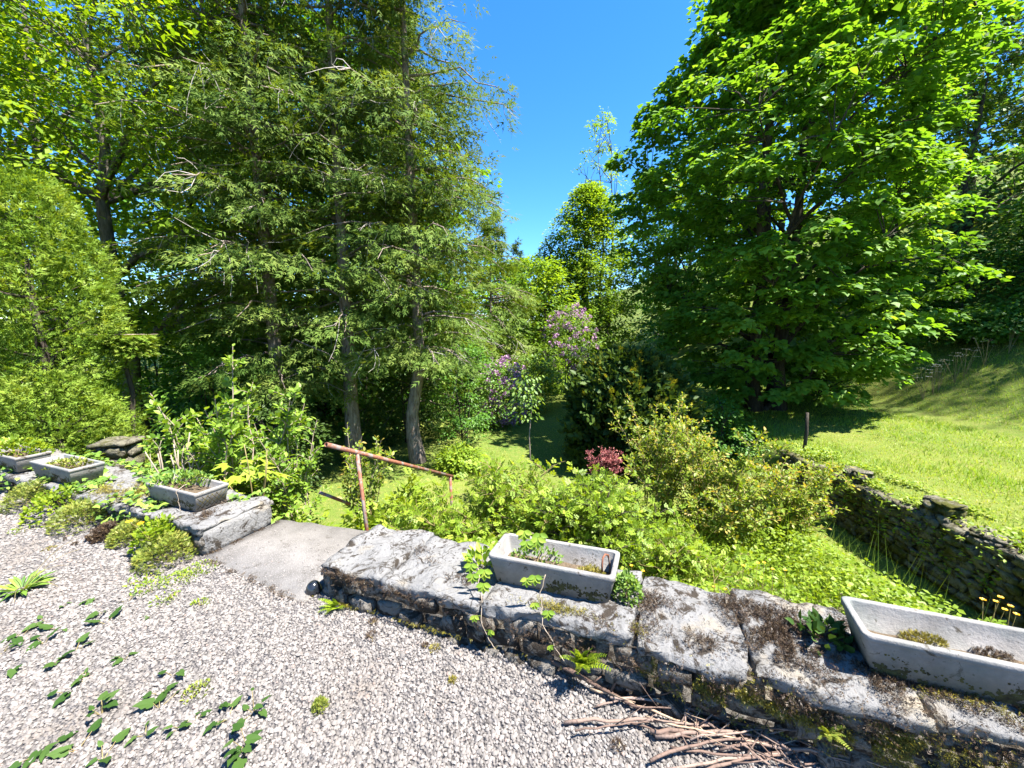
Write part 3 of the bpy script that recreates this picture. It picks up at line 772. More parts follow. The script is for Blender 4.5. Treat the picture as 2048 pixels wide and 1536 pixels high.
def conifer(name, label, base, height, z0, rad, nlimb, nspray, size, mat, prof, bark='cedar_bark', trunk_r=.15, lean=(0, 0), group=None, droop=.55, dead=30, bend=None, tmpl=T_SPRAY, start=.3, updip=.12):
    root = thing(name, label, 'tree', base, 0, group)
    tm = MB(); n = 12
    pts = np.stack([np.linspace(0, lean[0], n), np.linspace(0, lean[1], n), np.linspace(-.3, height * .96, n)], -1)
    if bend is not None:
        tt = np.linspace(0, 1, n) * height
        pts[:, 0] += bend * np.exp(-((tt - .9) / .9) ** 2) - bend * np.exp(-(.9 / .9) ** 2)
    rr = trunk_r * (1 - np.linspace(0, 1, n) * .9); rr[0] *= 1.5
    zz = np.linspace(-.3, height * .96, 30); pp = np.stack([np.interp(zz, pts[:, 2], pts[:, 0]), np.interp(zz, pts[:, 2], pts[:, 1]), zz], -1)
    tube(tm, pp, np.interp(zz, pts[:, 2], rr), 9)
    POS = []; DIR = []; NRM = []
    dm_ = MB()
    for i in range(nlimb):
        t = rng.random() ** 1.0; h = z0 + (height - z0) * t; a = rng.uniform(0, 2 * np.pi)
        o = np.array([math.cos(a), math.sin(a), 0]); Lr = rad * prof(t) * rng.uniform(.7, 1.08)
        st_ = np.array([np.interp(h, pts[:, 2], pts[:, 0]), np.interp(h, pts[:, 2], pts[:, 1]), h])
        en = st_ + o * Lr + np.array([0, 0, -droop * Lr * .45 + updip * Lr])
        cv = curve(st_, en, (0, 0, updip * Lr), 7, .02)
        tube(tm, cv, np.linspace(.03, .006, 7), 4, False)
        s = rng.uniform(start, 1.02, nspray); s = np.clip(s, 0, 1)
        q = np.stack([np.interp(s, np.linspace(0, 1, 7), cv[:, c]) for c in range(3)], -1)
        side = np.array([-o[1], o[0], 0]); w = rng.normal(0, .24, nspray) * Lr * (1.15 - s * .6)
        dn = -np.abs(rng.normal(0, .5, nspray)) * droop * .55
        POS.append(q + side * w[:, None] + np.stack([np.zeros(nspray), np.zeros(nspray), dn - .1 * np.abs(w)], -1))
        DIR.append(norm(o * .8 + side * np.sign(w)[:, None] * .6 + np.array([0, 0, -droop * 1.0]) + rng.normal(0, .6, (nspray, 3))))
        NRM.append(norm(np.array([0, 0, .8]) + o * .9 + rng.normal(0, .4, (nspray, 3))))
        if i < dead:
            for _ in range(5):
                j = rng.integers(2, 6); e = cv[j] + rng.normal(0, .25, 3) + o * .3 + np.array([0, 0, -.3])
                tube(dm_, curve(cv[j], e, rng.normal(0, .06, 3), 4), np.linspace(.008, .003, 4), 3, False)
    tk = tm.build('trunk', bark, root)
    if dead: tag(dm_.build('dead_twigs', 'dead_twig', tk), kind='stuff')
    POS = np.concatenate(POS); k = len(POS); cm = MB()
    lim_rnd = np.repeat(rng.uniform(.2, .75, nlimb), nspray)
    inst(cm, tmpl[0], tmpl[1], POS, frame(np.concatenate(DIR), np.concatenate(NRM)), size * rng.uniform(.6, 1.25, k), np.clip(lim_rnd + rng.normal(0, .2, k), 0, 1))
    cm.build('crown', mat, root)
    return root
def GB(x, y, dz=0): return (x, y, float(ground_z(x, y)) + dz)
egg = lambda t: (math.sin(math.pi * min(1, .16 + .84 * t ** .72)) ** .62) if t < 1 else 0
dome = lambda t: math.sqrt(max(0, 1 - (max(0, t - .35) / .68) ** 2)) * (0.72 + .28 * min(1, t / .3))
tall = lambda t: math.sqrt(max(0.02, 1 - (abs(t - .42) / .62) ** 2.2))
col_ = lambda t: (1 - max(0, t - .55) / .47) * (.75 + .25 * min(1, t / .2)) + .02

# the big maple beside the lawn
mp_prof = lambda t: np.interp(t, [0, .1, .25, .4, .52, .65, .79, .9, 1], [.5, .68, .9, 1, .97, .76, .46, .26, .05])
leaf_tree('maple_tree', 'large bright green maple with several dark trunks beside the sunny lawn', GB(7.35, 11.0), 13.6, .6, 3.6, 1060, 82, .145, 'maple_leaf', mp_prof, (.28, .52), T_LOBE, .17, 'dark_bark', 4, 60, None, .3, .22, 2.3, flat=.2, droop=.6, leanx=-.3)
# maples on the left
leaf_tree('maple_tree', 'yellow green maple rising behind the clipped hedge', GB(-8.9, 9.2), 13.5, 3.0, 3.7, 600, 82, .125, 'maple_leaf_yellow', tall, (.34, .62), T_DIAM, .20, 'grey_bark', 1, 40, None, .4, .25, 5.1)
leaf_tree('maple_tree', 'tall maple with two trunks crowding behind the yellow green maple', GB(-13.2, 10.8), 16, 2.2, 4.6, 420, 56, .17, 'maple_leaf_yellow', tall, (.4, .8), T_DIAM, .24, 'grey_bark', 2, 36, None, .4, .25, 8.2)
leaf_tree('maple_tree', 'dark shaded maple standing behind the cedars', GB(-6.6, 14.2), 12.5, 1.2, 4.4, 360, 40, .21, 'wood_leaf', tall, (.4, .8), T_LOBE, .22, 'dark_bark', 1, 30, None, .4, .25, 1.2)
# cedars
GRP = 'tall cedars in the shady clump'
conifer('cedar_tree', 'tall cedar whose bare curved grey trunk foot stands by the lawn', GB(-2.22, 8.9), 14.5, 2.35, 2.15, 128, 205, .215, 'cedar_leaf', col_, 'cedar_bark', .155, (-.25, .1), None, .5, 60, -.35, T_SPRAY_T, start=.1)
conifer('cedar_tree', 'cedar with a straight brown trunk in the middle of the clump', GB(-3.65, 8.6), 15.5, 2.1, 2.3, 128, 200, .215, 'cedar_leaf', col_, 'cedar_bark', .17, (-.1, .3), None, .5, 50, None, T_SPRAY_T, start=.1)
conifer('cedar_tree', 'cedar with sparse twiggy crown next to the yellow green maple', GB(-5.05, 8.3), 15, 1.9, 2.35, 128, 200, .215, 'cedar_leaf', col_, 'cedar_bark', .16, (-.3, .2), None, .5, 60, None, T_SPRAY_T, start=.1)
conifer('cedar_tree', 'feathery cedar in the shade behind the taller cedars', GB(-3.2, 12.2), 12.5, .8, 2.7, 80, 70, .38, 'cedar_leaf', col_, 'cedar_bark', .14, (0, 0), None, .7, 30, None, T_SPRAY_T)
conifer('cedar_tree', 'small wispy cedar at the foot of the sky gap', GB(-.9, 16.5), 8.0, .5, 2.1, 70, 55, .38, 'cedar_leaf', col_, 'cedar_bark', .10, (0, 0), None, .6, 30, None, T_SPRAY_T)
# hedge of thuja on the left: one column each
def thuja(label, base, height, rad, n, gold=False, size=.15, tmpl=T_SPRAY_S, mat='thuja_leaf', prof=None, name='thuja', lump=.28, seed=0):
    root = thing(name, label, 'hedge' if name == 'thuja' else 'shrub', base)
    pf = prof or (lambda t: (.80 + .2 * min(1, t / .15)) * math.sqrt(max(0, 1 - max(0, (t - .55) / .47) ** 2)) + .03)
    t = rng.random(n); a = rng.uniform(0, 2 * np.pi, n)
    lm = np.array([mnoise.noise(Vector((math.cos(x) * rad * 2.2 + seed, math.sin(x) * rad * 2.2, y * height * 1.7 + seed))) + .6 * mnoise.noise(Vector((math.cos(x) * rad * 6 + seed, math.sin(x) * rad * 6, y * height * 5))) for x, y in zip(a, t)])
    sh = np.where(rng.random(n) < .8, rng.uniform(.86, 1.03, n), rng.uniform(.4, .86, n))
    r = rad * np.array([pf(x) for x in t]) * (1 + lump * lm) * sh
    pos = np.stack([np.cos(a) * r, np.sin(a) * r, .05 + height * t], -1)
    o = np.stack([np.cos(a), np.sin(a), np.zeros(n)], -1)
    d = norm(o * .7 + np.array([0, 0, .55]) + rng.normal(0, .5, (n, 3))); nr = norm(rng.normal(0, .42, (n, 3)) + o * .8 + np.array([0, 0, .7]))
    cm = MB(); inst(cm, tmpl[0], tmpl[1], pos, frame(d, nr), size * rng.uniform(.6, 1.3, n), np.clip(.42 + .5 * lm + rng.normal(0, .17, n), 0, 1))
    cm.build('foliage', mat, root)
    tm = MB(); tube(tm, [(0, 0, -.2), (.03, 0, height * .4), (0, .02, height * .85)], [rad * .12, rad * .09, .015], 7)
    for q in range(26):
        aa = rng.uniform(0, 6.28); h = rng.uniform(.1, .8) * height; L = rad * .75
        tube(tm, curve((0, 0, h), (math.cos(aa) * L, math.sin(aa) * L, h + L * .4), (0, 0, -.05), 4), np.linspace(.025, .006, 4), 4, False)
    tm.build('stem', 'dark_bark', root)
    return root
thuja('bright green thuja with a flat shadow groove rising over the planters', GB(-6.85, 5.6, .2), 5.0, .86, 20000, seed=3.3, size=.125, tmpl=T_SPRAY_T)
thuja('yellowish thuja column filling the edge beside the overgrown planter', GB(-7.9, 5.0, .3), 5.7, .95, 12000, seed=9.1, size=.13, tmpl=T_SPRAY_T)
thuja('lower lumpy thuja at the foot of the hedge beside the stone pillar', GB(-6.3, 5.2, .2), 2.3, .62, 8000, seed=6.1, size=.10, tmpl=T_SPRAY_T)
# clipped flat topped conifer on a bare twisted stem
ct = thing('clipped_shrub', 'small flat topped clipped conifer on a bare twisted stem', 'shrub', GB(-6.15, 6.1))
m = MB(); zc = 3.05
tube(m, [(0, 0, -.2), (.05, 0, .8), (-.03, .02, 1.6), (.06, 0, 2.2), (.0, 0, 2.6), (.02, 0, zc)], [.045, .04, .038, .034, .03, .02], 7)
for q in range(14):
    a = q * .45; tube(m, curve((.02, 0, zc - .3), (math.cos(a) * .36, math.sin(a) * .3, zc), (0, 0, -.06), 4), np.linspace(.02, .006, 4), 4, False)
m.build('stem', 'dark_bark', ct)
m = MB(); k = 2600; a = rng.uniform(0, 6.28, k); r = np.sqrt(rng.random(k)) * .40
inst(m, *T_SPRAY_S, np.stack([np.cos(a) * r, np.sin(a) * r * .8, zc - rng.random(k) ** 1.5 * .42 * (.35 + r)], -1), frame(norm(np.stack([np.cos(a), np.sin(a), rng.normal(-.25, .35, k)], -1)), norm(rng.normal(0, .4, (k, 3)) + np.array([0, 0, 1]))), rng.uniform(.07, .13, k), rng.random(k))
m.build('foliage', 'thuja_leaf', ct)
m = MB(); 
for q in range(30):
    a = rng.uniform(0, 6.28); c = rng.uniform(-.25, .25, 2); tube(m, [(c[0], c[1], zc + .02), (c[0] + .2 * math.cos(a), c[1] + .2 * math.sin(a), zc + .03)], .006, 3)
tag(m.build('cut_twigs', 'pale_twig', ct), kind='stuff')

# trees down the middle of the garden
leaf_tree('linden_tree', 'round topped light green linden at the end of the mown path', GB(4.75, 25.2), 11.8, .8, 2.8, 600, 56, .2, 'linden_leaf', lambda t: np.interp(t, [0, .15, .45, .7, .88, 1], [.75, 1, .95, .78, .5, .1]), (.4, .75), T_DIAM, .25, 'dark_bark', 1, 34, None, .4, .25, 4.4)
bt = leaf_tree('bare_tree', 'thin half bare tree with few leaves showing above the linden', GB(6.95, 31), 18.3, 10.5, 2.0, 54, 24, .22, 'linden_leaf', tall, (.3, .6), T_DIAM, .16, 'dark_bark', 2, 40, None, .5, .3, 6.0)
leaf_tree('dead_tree', 'leafless slender tree top beside the half bare tree', GB(5.6, 31), 15.2, 8, 1.3, 26, 1, .05, 'linden_leaf', tall, (.2, .3), T_DIAM, .10, 'dark_bark', 2, 26, None, .5, .3, 2.0)
leaf_tree('linden_tree', 'leafy pale green tree with slim dark trunks behind the lilacs', GB(1.2, 22), 7.0, 1.6, 2.6, 240, 30, .24, 'linden_leaf', dome, (.35, .7), T_DIAM, .12, 'dark_bark', 3, 26, None, .45, .25, 7.7)
leaf_tree('linden_tree', 'low spreading tree between the wispy cedar and the linden', GB(3.0, 27), 8.2, 1.2, 3.2, 240, 30, .26, 'wood_leaf', dome, (.4, .8), T_DIAM, .16, 'dark_bark', 2, 24, None, .45, .25, 3.1)
conifer('spruce_tree', 'distant blue grey spruce tip beyond the garden', GB(.6, 48), 13.5, 1, 3.2, 90, 26, .8, 'dark_conifer', lambda t: (1 - t) ** .9 + .01, 'dark_bark', .2, (0, 0), None, .35, 0, None, T_SPRAY_T, updip=.1)
# woods around
WG = 'woodland trees closing the garden'
wood = [(-18.5, 14, 15, 4.6), (-11, 17.5, 15, 4.6), (-15.5, 23, 16, 5), (-8.5, 22, 15, 4.6), (-4.8, 19.5, 12, 3.6), (-24, 20, 17, 5), (-3.2, 28, 9.5, 4.0), (-10, 30, 14, 5), (-19, 32, 16, 5.5), (11.5, 26, 11, 3.6), (13.5, 20, 12.5, 4.0), (12.0, 30, 12, 4.4), (-1, 38, 9, 4.5), (6, 40, 9, 4.5), (17, 33, 13, 5), (-27, 12, 14, 4.5)]
for i, (x, y, h, r_) in enumerate(wood):
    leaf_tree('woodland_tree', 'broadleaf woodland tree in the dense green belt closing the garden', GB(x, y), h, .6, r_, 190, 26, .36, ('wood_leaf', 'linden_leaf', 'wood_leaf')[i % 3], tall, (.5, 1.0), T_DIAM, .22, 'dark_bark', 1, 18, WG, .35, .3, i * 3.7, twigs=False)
# dark trees on the right hillside
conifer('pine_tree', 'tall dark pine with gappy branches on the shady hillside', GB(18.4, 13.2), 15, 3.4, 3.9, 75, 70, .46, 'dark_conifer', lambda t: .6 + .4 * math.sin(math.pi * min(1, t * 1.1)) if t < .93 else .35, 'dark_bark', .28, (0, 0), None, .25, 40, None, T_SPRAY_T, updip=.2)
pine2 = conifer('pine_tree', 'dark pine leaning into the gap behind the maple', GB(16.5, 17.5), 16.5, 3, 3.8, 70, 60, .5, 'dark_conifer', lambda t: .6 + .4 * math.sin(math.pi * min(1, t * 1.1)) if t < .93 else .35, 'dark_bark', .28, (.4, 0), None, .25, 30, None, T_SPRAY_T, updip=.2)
conifer('pine_tree', 'unseen dark pine added beyond the picture edge to shade the upper lawn', GB(19.8, 8.2), 16, 2.6, 4.4, 70, 60, .5, 'dark_conifer', lambda t: .6 + .4 * math.sin(math.pi * min(1, t * 1.1)) if t < .93 else .35, 'dark_bark', .3, (0, 0), None, .25, 20, None, T_SPRAY_T, updip=.2)  # pine out of view, added to throw shade across the hillside
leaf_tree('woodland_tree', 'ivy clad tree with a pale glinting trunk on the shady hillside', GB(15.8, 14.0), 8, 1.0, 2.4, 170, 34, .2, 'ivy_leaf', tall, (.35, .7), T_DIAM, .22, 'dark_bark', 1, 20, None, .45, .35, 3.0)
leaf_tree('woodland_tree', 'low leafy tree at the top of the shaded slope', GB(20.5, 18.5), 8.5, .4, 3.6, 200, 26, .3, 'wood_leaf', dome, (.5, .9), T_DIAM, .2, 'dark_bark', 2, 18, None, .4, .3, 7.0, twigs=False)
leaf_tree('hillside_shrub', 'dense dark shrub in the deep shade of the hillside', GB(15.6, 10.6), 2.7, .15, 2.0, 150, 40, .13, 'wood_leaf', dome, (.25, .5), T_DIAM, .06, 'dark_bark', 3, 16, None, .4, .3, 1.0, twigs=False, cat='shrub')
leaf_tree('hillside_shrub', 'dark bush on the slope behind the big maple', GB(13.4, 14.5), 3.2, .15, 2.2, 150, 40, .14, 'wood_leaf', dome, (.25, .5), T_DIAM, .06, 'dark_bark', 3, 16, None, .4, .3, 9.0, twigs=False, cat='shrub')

for i, (x, y, h, r_) in enumerate(((-8.4, 12.2, 3.8, 2.2), (-11.5, 14.0, 4.2, 2.4), (-5.0, 12.6, 3.4, 2.0), (-14.5, 15.5, 4.5, 2.6), (-2.2, 14.6, 3.2, 1.7), (-10.2, 15.0, 6.0, 2.8), (-6.8, 16.5, 5.5, 2.6))):
    leaf_tree('hazel_shrub', 'bushy hazel in the dark shade under the woodland trees', GB(x, y), h, .1, r_, 120, 30, .17, 'wood_leaf', dome, (.3, .6), T_DIAM, .05, 'dark_bark', 3, 12, 'hazels under the woodland trees', .35, .3, i * 1.7, twigs=False, cat='shrub')

for x, y, h, r_, lab in ((12.6, 12.4, 1.7, 1.2, 'dark undergrowth bush between the maple and the shaded hillside'), (14.2, 12.6, 2.3, 1.5, 'tall shaded bush in the middle of the dark hillside'), (14.4, 9.4, 2.0, 1.5, 'shaded bush on the hillside above the sunny lawn'),
        (16.8, 9.2, 2.4, 1.7, 'broad shaded bush high on the hillside'), (17.0, 11.8, 2.6, 1.8, 'bushy thicket under the hillside pines'), (13.0, 10.4, .9, .9, 'low scrubby plant at the edge of the hillside shade')):
    leaf_tree('hillside_shrub', lab, GB(x, y), h, .1, r_, 110, 34, .13, 'wood_leaf', dome, (.22, .45), T_DIAM, .04, 'dark_bark', 3, 12, None, .4, .35, x, twigs=False, cat='shrub')
# ------------------------------------------------------------------ shrubs
def shrub(name, label, base, height, spread, nst, mat, leaf, lsize, side=5, lps=9, twig='green_twig', tmpl=T_OVAL, sideL=.45, upright=.5, group=None, start=.25, stem_r=.012, parent_cat='shrub', arch=.15, aim=(0, 0), lift=.35, gold=None):
    root = thing(name, label, parent_cat, base, 0, group)
    tm = MB(); POS = []; DIR = []; NRM = []; RN = []
    for i in range(nst):
        a = rng.uniform(0, 6.283); rr = spread * math.sqrt(rng.random()); h = height * rng.uniform(.55, 1.0) * (1 - .25 * rr / max(spread, .01))
        b0 = np.array([math.cos(a) * rr * .25 + rng.normal(0, .03), math.sin(a) * rr * .25 + rng.normal(0, .03), -.15])
        e = np.array([math.cos(a) * rr + aim[0], math.sin(a) * rr * .8 + aim[1], h])
        cv = curve(b0, e, (math.cos(a) * -.08, math.sin(a) * -.08, arch * h), 9, .012)
        tube(tm, cv, np.linspace(stem_r, stem_r * .25, 9), 5, False)
        shoots = [(cv, .0 + start)]
        for j in range(side):
            s = rng.uniform(start, .95); p0 = np.array([np.interp(s, np.linspace(0, 1, 9), cv[:, c]) for c in range(3)])
            aa = rng.uniform(0, 6.283); L = sideL * rng.uniform(.5, 1.1) * (1.15 - s * .6)
            d = norm(np.array([math.cos(aa), math.sin(aa), upright + rng.normal(0, .25)]))
            c2 = curve(p0, p0 + d * L, (0, 0, .10 * L), 5, .03)
            tube(tm, c2, np.linspace(stem_r * .45, stem_r * .15, 5), 3, False); shoots.append((c2, .1))
        for cv2, s0 in shoots:
            nl = max(3, int(lps * (1.6 if cv2 is cv else 1))); m_ = len(cv2)
            s = np.linspace(s0, 1, nl); q = np.stack([np.interp(s, np.linspace(0, 1, m_), cv2[:, c]) for c in range(3)], -1)
            tg = norm(cv2[-1] - cv2[0]); 
            ph = np.arange(nl) * 2.4 + rng.uniform(0, 6.28)
            x = np.cross(tg, [0.1, .2, 1.]); x /= np.linalg.norm(x) + 1e-9; y = np.cross(tg, x)
            o = np.cos(ph)[:, None] * x + np.sin(ph)[:, None] * y
            POS.append(q + o * .006); DIR.append(norm(o + tg * .7 + np.array([0, 0, .1]) + rng.normal(0, .2, (nl, 3))))
            NRM.append(norm(np.array([0, 0, 1.]) + rng.normal(0, lift, (nl, 3)) + tg * .3))
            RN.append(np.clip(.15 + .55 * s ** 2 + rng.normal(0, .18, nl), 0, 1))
    tm.build('stems', twig, root)
    POS = np.concatenate(POS); k = len(POS); lm = MB()
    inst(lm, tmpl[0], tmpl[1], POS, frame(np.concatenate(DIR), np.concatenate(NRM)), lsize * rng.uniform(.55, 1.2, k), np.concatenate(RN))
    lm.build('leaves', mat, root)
    return root
def PIN(fingers=7):
    """a pinnate leaf"""
    v = []; f = []
    def lf(px, py, a, l):
        n = len(v); ca, sa = math.cos(a), math.sin(a)
        for (x, y, z) in T_DIAM[0]: v.append((px + (x * ca + y * sa) * l, py + (-x * sa + y * ca) * l, z * l))
        f.extend([(p + n, q + n, r + n) for p, q, r in T_DIAM[1]])
    for i in range(fingers // 2):
        y = .2 + .55 * i / (fingers // 2)
        lf(0, y, 1.1, .38); lf(0, y, -1.1, .38)
    lf(0, .68, 0, .42)
    return v, f
T_PIN = PIN(7)
# left: tall shoots behind the planter
q = PY(470, 1000, 4.3)
shrub('quince_shrub', 'tall shrub of upright leafy shoots behind the planter with crossed lines', (q.x - .1, 4.45, -1.2), 2.95, 1.0, 20, 'quince_leaf', None, .088, 14, 15, 'pale_twig', T_OVAL, .42, .9, None, .30, .016, arch=.05, lift=.5)
q = PY(560, 950, 4.4)
shrub('quince_shrub', 'shrub with slim leafy shoots beside the rusty handrail', (q.x + .1, 4.5, -1.2), 2.35, .62, 12, 'quince_leaf', None, .07, 12, 12, 'pale_twig', T_OVAL, .34, .9, None, .2, .013, arch=.05, lift=.5)
q = PY(700, 900, 4.7)
shrub('quince_shrub', 'thin shoots with orange tipped leaves rising behind the handrail post', (q.x, 4.9, -1.3), 2.2, .45, 9, 'plum_leaf', None, .065, 10, 11, 'pale_twig', T_OVAL, .32, .8, None, .3, .010, arch=.04)
# bare cut stems
cs = thing('cut_shrub', 'bundle of bare pale pruned stems behind the ivy grown wall', 'shrub', (-3.55, 3.95, -.35))
m = MB()
for i in range(16):
    a = rng.uniform(0, 6.28); L = rng.uniform(.55, 1.25); lean_ = rng.uniform(-.75, .35)
    cv = curve((rng.normal(0, .1), rng.normal(0, .06), -.2), (lean_ * L * .55 + rng.normal(0, .05), rng.normal(0, .12), L * .82), (0, 0, .06), 6, .012)
    tube(m, cv, np.linspace(.012, .006, 6), 5)
    for j in range(3):
        p0 = cv[rng.integers(2, 6)]; tube(m, [p0, p0 + rng.normal(0, .05, 3) + np.array([0, 0, .06])], [.005, .003], 3)
m.build('stems', 'pale_twig', cs)
# young maple seedling with large leaves
sm = thing('maple_seedling', 'young maple seedling with large bright pointed leaves behind the planter', 'seedling', (-2.72, 3.82, -.4))
m = MB()
for i in range(5): tube(m, curve((0, 0, -.1), (rng.normal(0, .16), rng.normal(0, .1), .75 + rng.normal(0, .1)), (.02, 0, .05), 5), np.linspace(.008, .004, 5), 5)
m.build('stem', 'green_twig', sm)
lvm = []
for i in range(3):
    m = MB(); inst(m, *T_MAPLE, np.zeros((1, 3)), np.eye(3)[None], np.ones(1), np.array([.75 + .12 * i])); lvm.append(m.mesh('leaf', 'rose_leaf'))
for i in range(19):
    o = link('leaf', lvm[i % 3], sm); a = rng.uniform(0, 6.28); rr = rng.uniform(.05, .34)
    o.location = (math.cos(a) * rr, math.sin(a) * rr * .6, .58 + rng.uniform(0, .3) - rr * .25); o.scale = [rng.uniform(.15, .22)] * 3
    o.rotation_euler = (rng.uniform(-.5, .1), rng.uniform(-.35, .35), a - 1.57)
# ash seedlings by the steps
for (u, v_, y, lab, h) in ((760, 1010, 4.3, 'low feathery ash seedlings beside the handrail post', 1.05), (815, 985, 4.9, 'feathery seedlings at the foot of the curved cedar trunk', 1.0), (600, 1040, 4.0, 'yellow green herb clump at the top of the steps', .9)):
    q = PY(u, v_, y)
    shrub('ash_seedling', lab, (q.x, y, -1.3), h + (CAM_H - 1.75) + .25, .36, 16, 'herb_leaf', None, .19, 2, 5, 'green_twig', T_PIN, .25, .7, None, .35, .007, 'seedling', arch=.05)
# rose thicket behind the wall
q = PY(1020, 1000, 3.9)
shrub('rose_bush', 'wide bright green rose thicket behind the weathered planter', (-.15, 4.15, -1.35), 1.82, 1.0, 42, 'rose_leaf', None, .09, 19, 6, 'green_twig', T_PIN, .5, .5, None, .3, .011, arch=.18)
shrub('rose_bush', 'arching rose bush with dark stems between the planter and the reddish shrub', (.95, 3.95, -1.35), 1.75, .95, 38, 'rose_leaf', None, .09, 19, 6, 'dark_bark', T_PIN, .5, .5, None, .3, .010, arch=.2)
shrub('rose_bush', 'low rose bush in front of the reddish tipped shrub', (1.75, 3.75, -1.35), 1.2, .75, 32, 'rose_leaf', None, .08, 14, 6, 'green_twig', T_PIN, .4, .5, None, .25, .009, arch=.2)
shrub('rose_bush', 'leafy rose bush between the rusty handrail and the wide thicket', (-.85, 4.0, -1.35), 1.5, .6, 26, 'rose_leaf', None, .09, 16, 6, 'green_twig', T_PIN, .42, .5, None, .3, .009, arch=.15)
# reddish tipped plum shrubs
shrub('plum_shrub', 'broad shrub with reddish shoot tips in front of the maple trunks', (2.75, 5.15, -1.4), 2.15, 1.2, 34, 'plum_leaf', None, .062, 15, 15, 'green_twig', T_OVAL, .5, .8, None, .2, .012, arch=.08)
shrub('plum_shrub', 'tall loose shrub with orange tips beside the dark rounded bush', (2.3, 5.9, -1.4), 2.55, .85, 18, 'plum_leaf', None, .062, 13, 14, 'green_twig', T_OVAL, .45, .9, None, .3, .012, arch=.06)
shrub('plum_shrub', 'shrub leaning with red tipped twigs towards the rubble wall', (3.9, 5.3, -1.4), 1.55, .95, 26, 'plum_leaf', None, .06, 13, 14, 'green_twig', T_OVAL, .45, .8, None, .2, .011, arch=.1, aim=(.1, 0))
# sapling on the lawn
sp_ = thing('sapling', 'slender sapling with a drooping pale leafed top above the rose thicket', 'sapling', GB(.32, 6.5))
m = MB(); tube(m, [(0, 0, -.1), (.02, 0, .6), (-.02, .01, 1.3), (.02, 0, 1.9), (-.05, 0, 2.3)], [.016, .014, .012, .009, .004], 6); m.build('stem', 'cedar_bark', sp_)
m = MB(); k = 300; a = rng.uniform(0, 6.28, k); hh = rng.uniform(1.6, 2.4, k); rr = rng.uniform(.03, .3, k)
inst(m, *T_OVAL, np.stack([np.cos(a) * rr - .10, np.sin(a) * rr * .7, hh], -1), frame(norm(np.stack([np.cos(a), np.sin(a), rng.normal(-.9, .4, k)], -1)), norm(rng.normal(0, .5, (k, 3)) + np.array([0, -.3, 1]))), rng.uniform(.05, .095, k), rng.random(k)); m.build('leaves', 'pale_leaf', sp_)
# dark rounded bush with golden tips
db = thuja('dark rounded yew bush with golden tips casting shade over the mown path', GB(2.75, 9.0), 2.6, 1.35, 15000, size=.16, mat='yew_leaf', name='yew_bush', prof=lambda t: math.sqrt(max(0, 1 - max(0, (t - .38) / .64) ** 2)) * (.86 + .14 * min(1, t / .25)) + .02, lump=.25, seed=2.2, tmpl=T_OVAL)
m = MB(); k = 1100; a = rng.uniform(0, 6.28, k); hh = 1.3 + rng.random(k) ** .6 * 1.42; cl = np.array([mnoise.noise(Vector((math.cos(x) * 4, math.sin(x) * 4, y * 2.5))) for x, y in zip(a, hh)])
sel = cl > .2; a, hh = a[sel], hh[sel]; k = len(a); rr = 1.4 * np.sqrt(np.clip(1 - ((hh - .99) / 1.75) ** 2, 0.02, 1))
o_ = np.stack([np.cos(a), np.sin(a), np.full(k, .5)], -1)
inst(m, *T_SPRAY_S, np.stack([np.cos(a) * rr, np.sin(a) * rr, hh], -1), frame(norm(o_ + rng.normal(0, .4, (k, 3)) + np.array([0, 0, .6])), norm(o_ + rng.normal(0, .5, (k, 3)))), rng.uniform(.13, .24, k), rng.random(k)); m.build('golden_tips', 'yew_gold', [c for c in db.children if c.name.startswith('foliage')][0])
# barberry
shrub('barberry', 'small dark red barberry bush in front of the dark rounded bush', GB(1.85, 7.3), 1.0, .42, 34, 'red_leaf', None, .04, 10, 12, 'dark_bark', T_DIAM, .25, .7, None, .2, .007)
# lilacs
def panicle():
    m = MB(); k = 26; t = rng.random(k); a = rng.uniform(0, 6.28, k); r = .30 * (1 - t * .8)
    o_ = np.stack([np.cos(a), np.sin(a), np.full(k, .3)], -1)
    inst(m, *T_DIAM, np.stack([np.cos(a) * r, np.sin(a) * r, t - .2], -1), frame(norm(o_ + rng.normal(0, .5, (k, 3))), norm(o_ + rng.normal(0, .6, (k, 3)))), np.full(k, .34), rng.random(k))
    return m.mesh('blossom', 'lilac_flower')
PAN = [panicle() for _ in range(3)]
def lilac(label, base, h, r, nfl, side_bias, z0=.3):
    t_ = leaf_tree('lilac', label, base, h, z0, r, 110, 34, .10, 'pale_leaf', dome, (.18, .34), T_OVAL, .035, 'dark_bark', 4, 16, None, .4, .3, h * 3, twigs=False, cat='shrub')
    cr_ = [c for c in t_.children if c.name.startswith('crown')][0]
    for i in range(nfl):
        a = rng.normal(side_bias, .85); t = rng.random() ** (.8 if z0 > 1 else 1.1); rr = r * dome(t) * rng.uniform(.95, 1.12)
        o = link('blossom', PAN[i % 3], cr_); o.location = (math.cos(a) * rr, math.sin(a) * rr, z0 + (h - z0) * t); o.scale = [rng.uniform(.13, .23)] * 3
        o.rotation_euler = (rng.normal(.3, .4), rng.normal(0, .5), rng.uniform(0, 6))
    return t_
lilac('purple lilac bush in full bloom at the edge of the mown path', GB(-.35, 12.6), 2.15, .85, 140, -1.5, .1)
lilac('taller lilac with purple blossom at its top behind the path', GB(2.55, 16.8), 4.1, 1.15, 95, -1.7, 1.3)
lilac('pale lilac shrub with a few faded blossoms beside the purple lilac', GB(.75, 14.6), 2.2, 1.0, 22, -2.2)
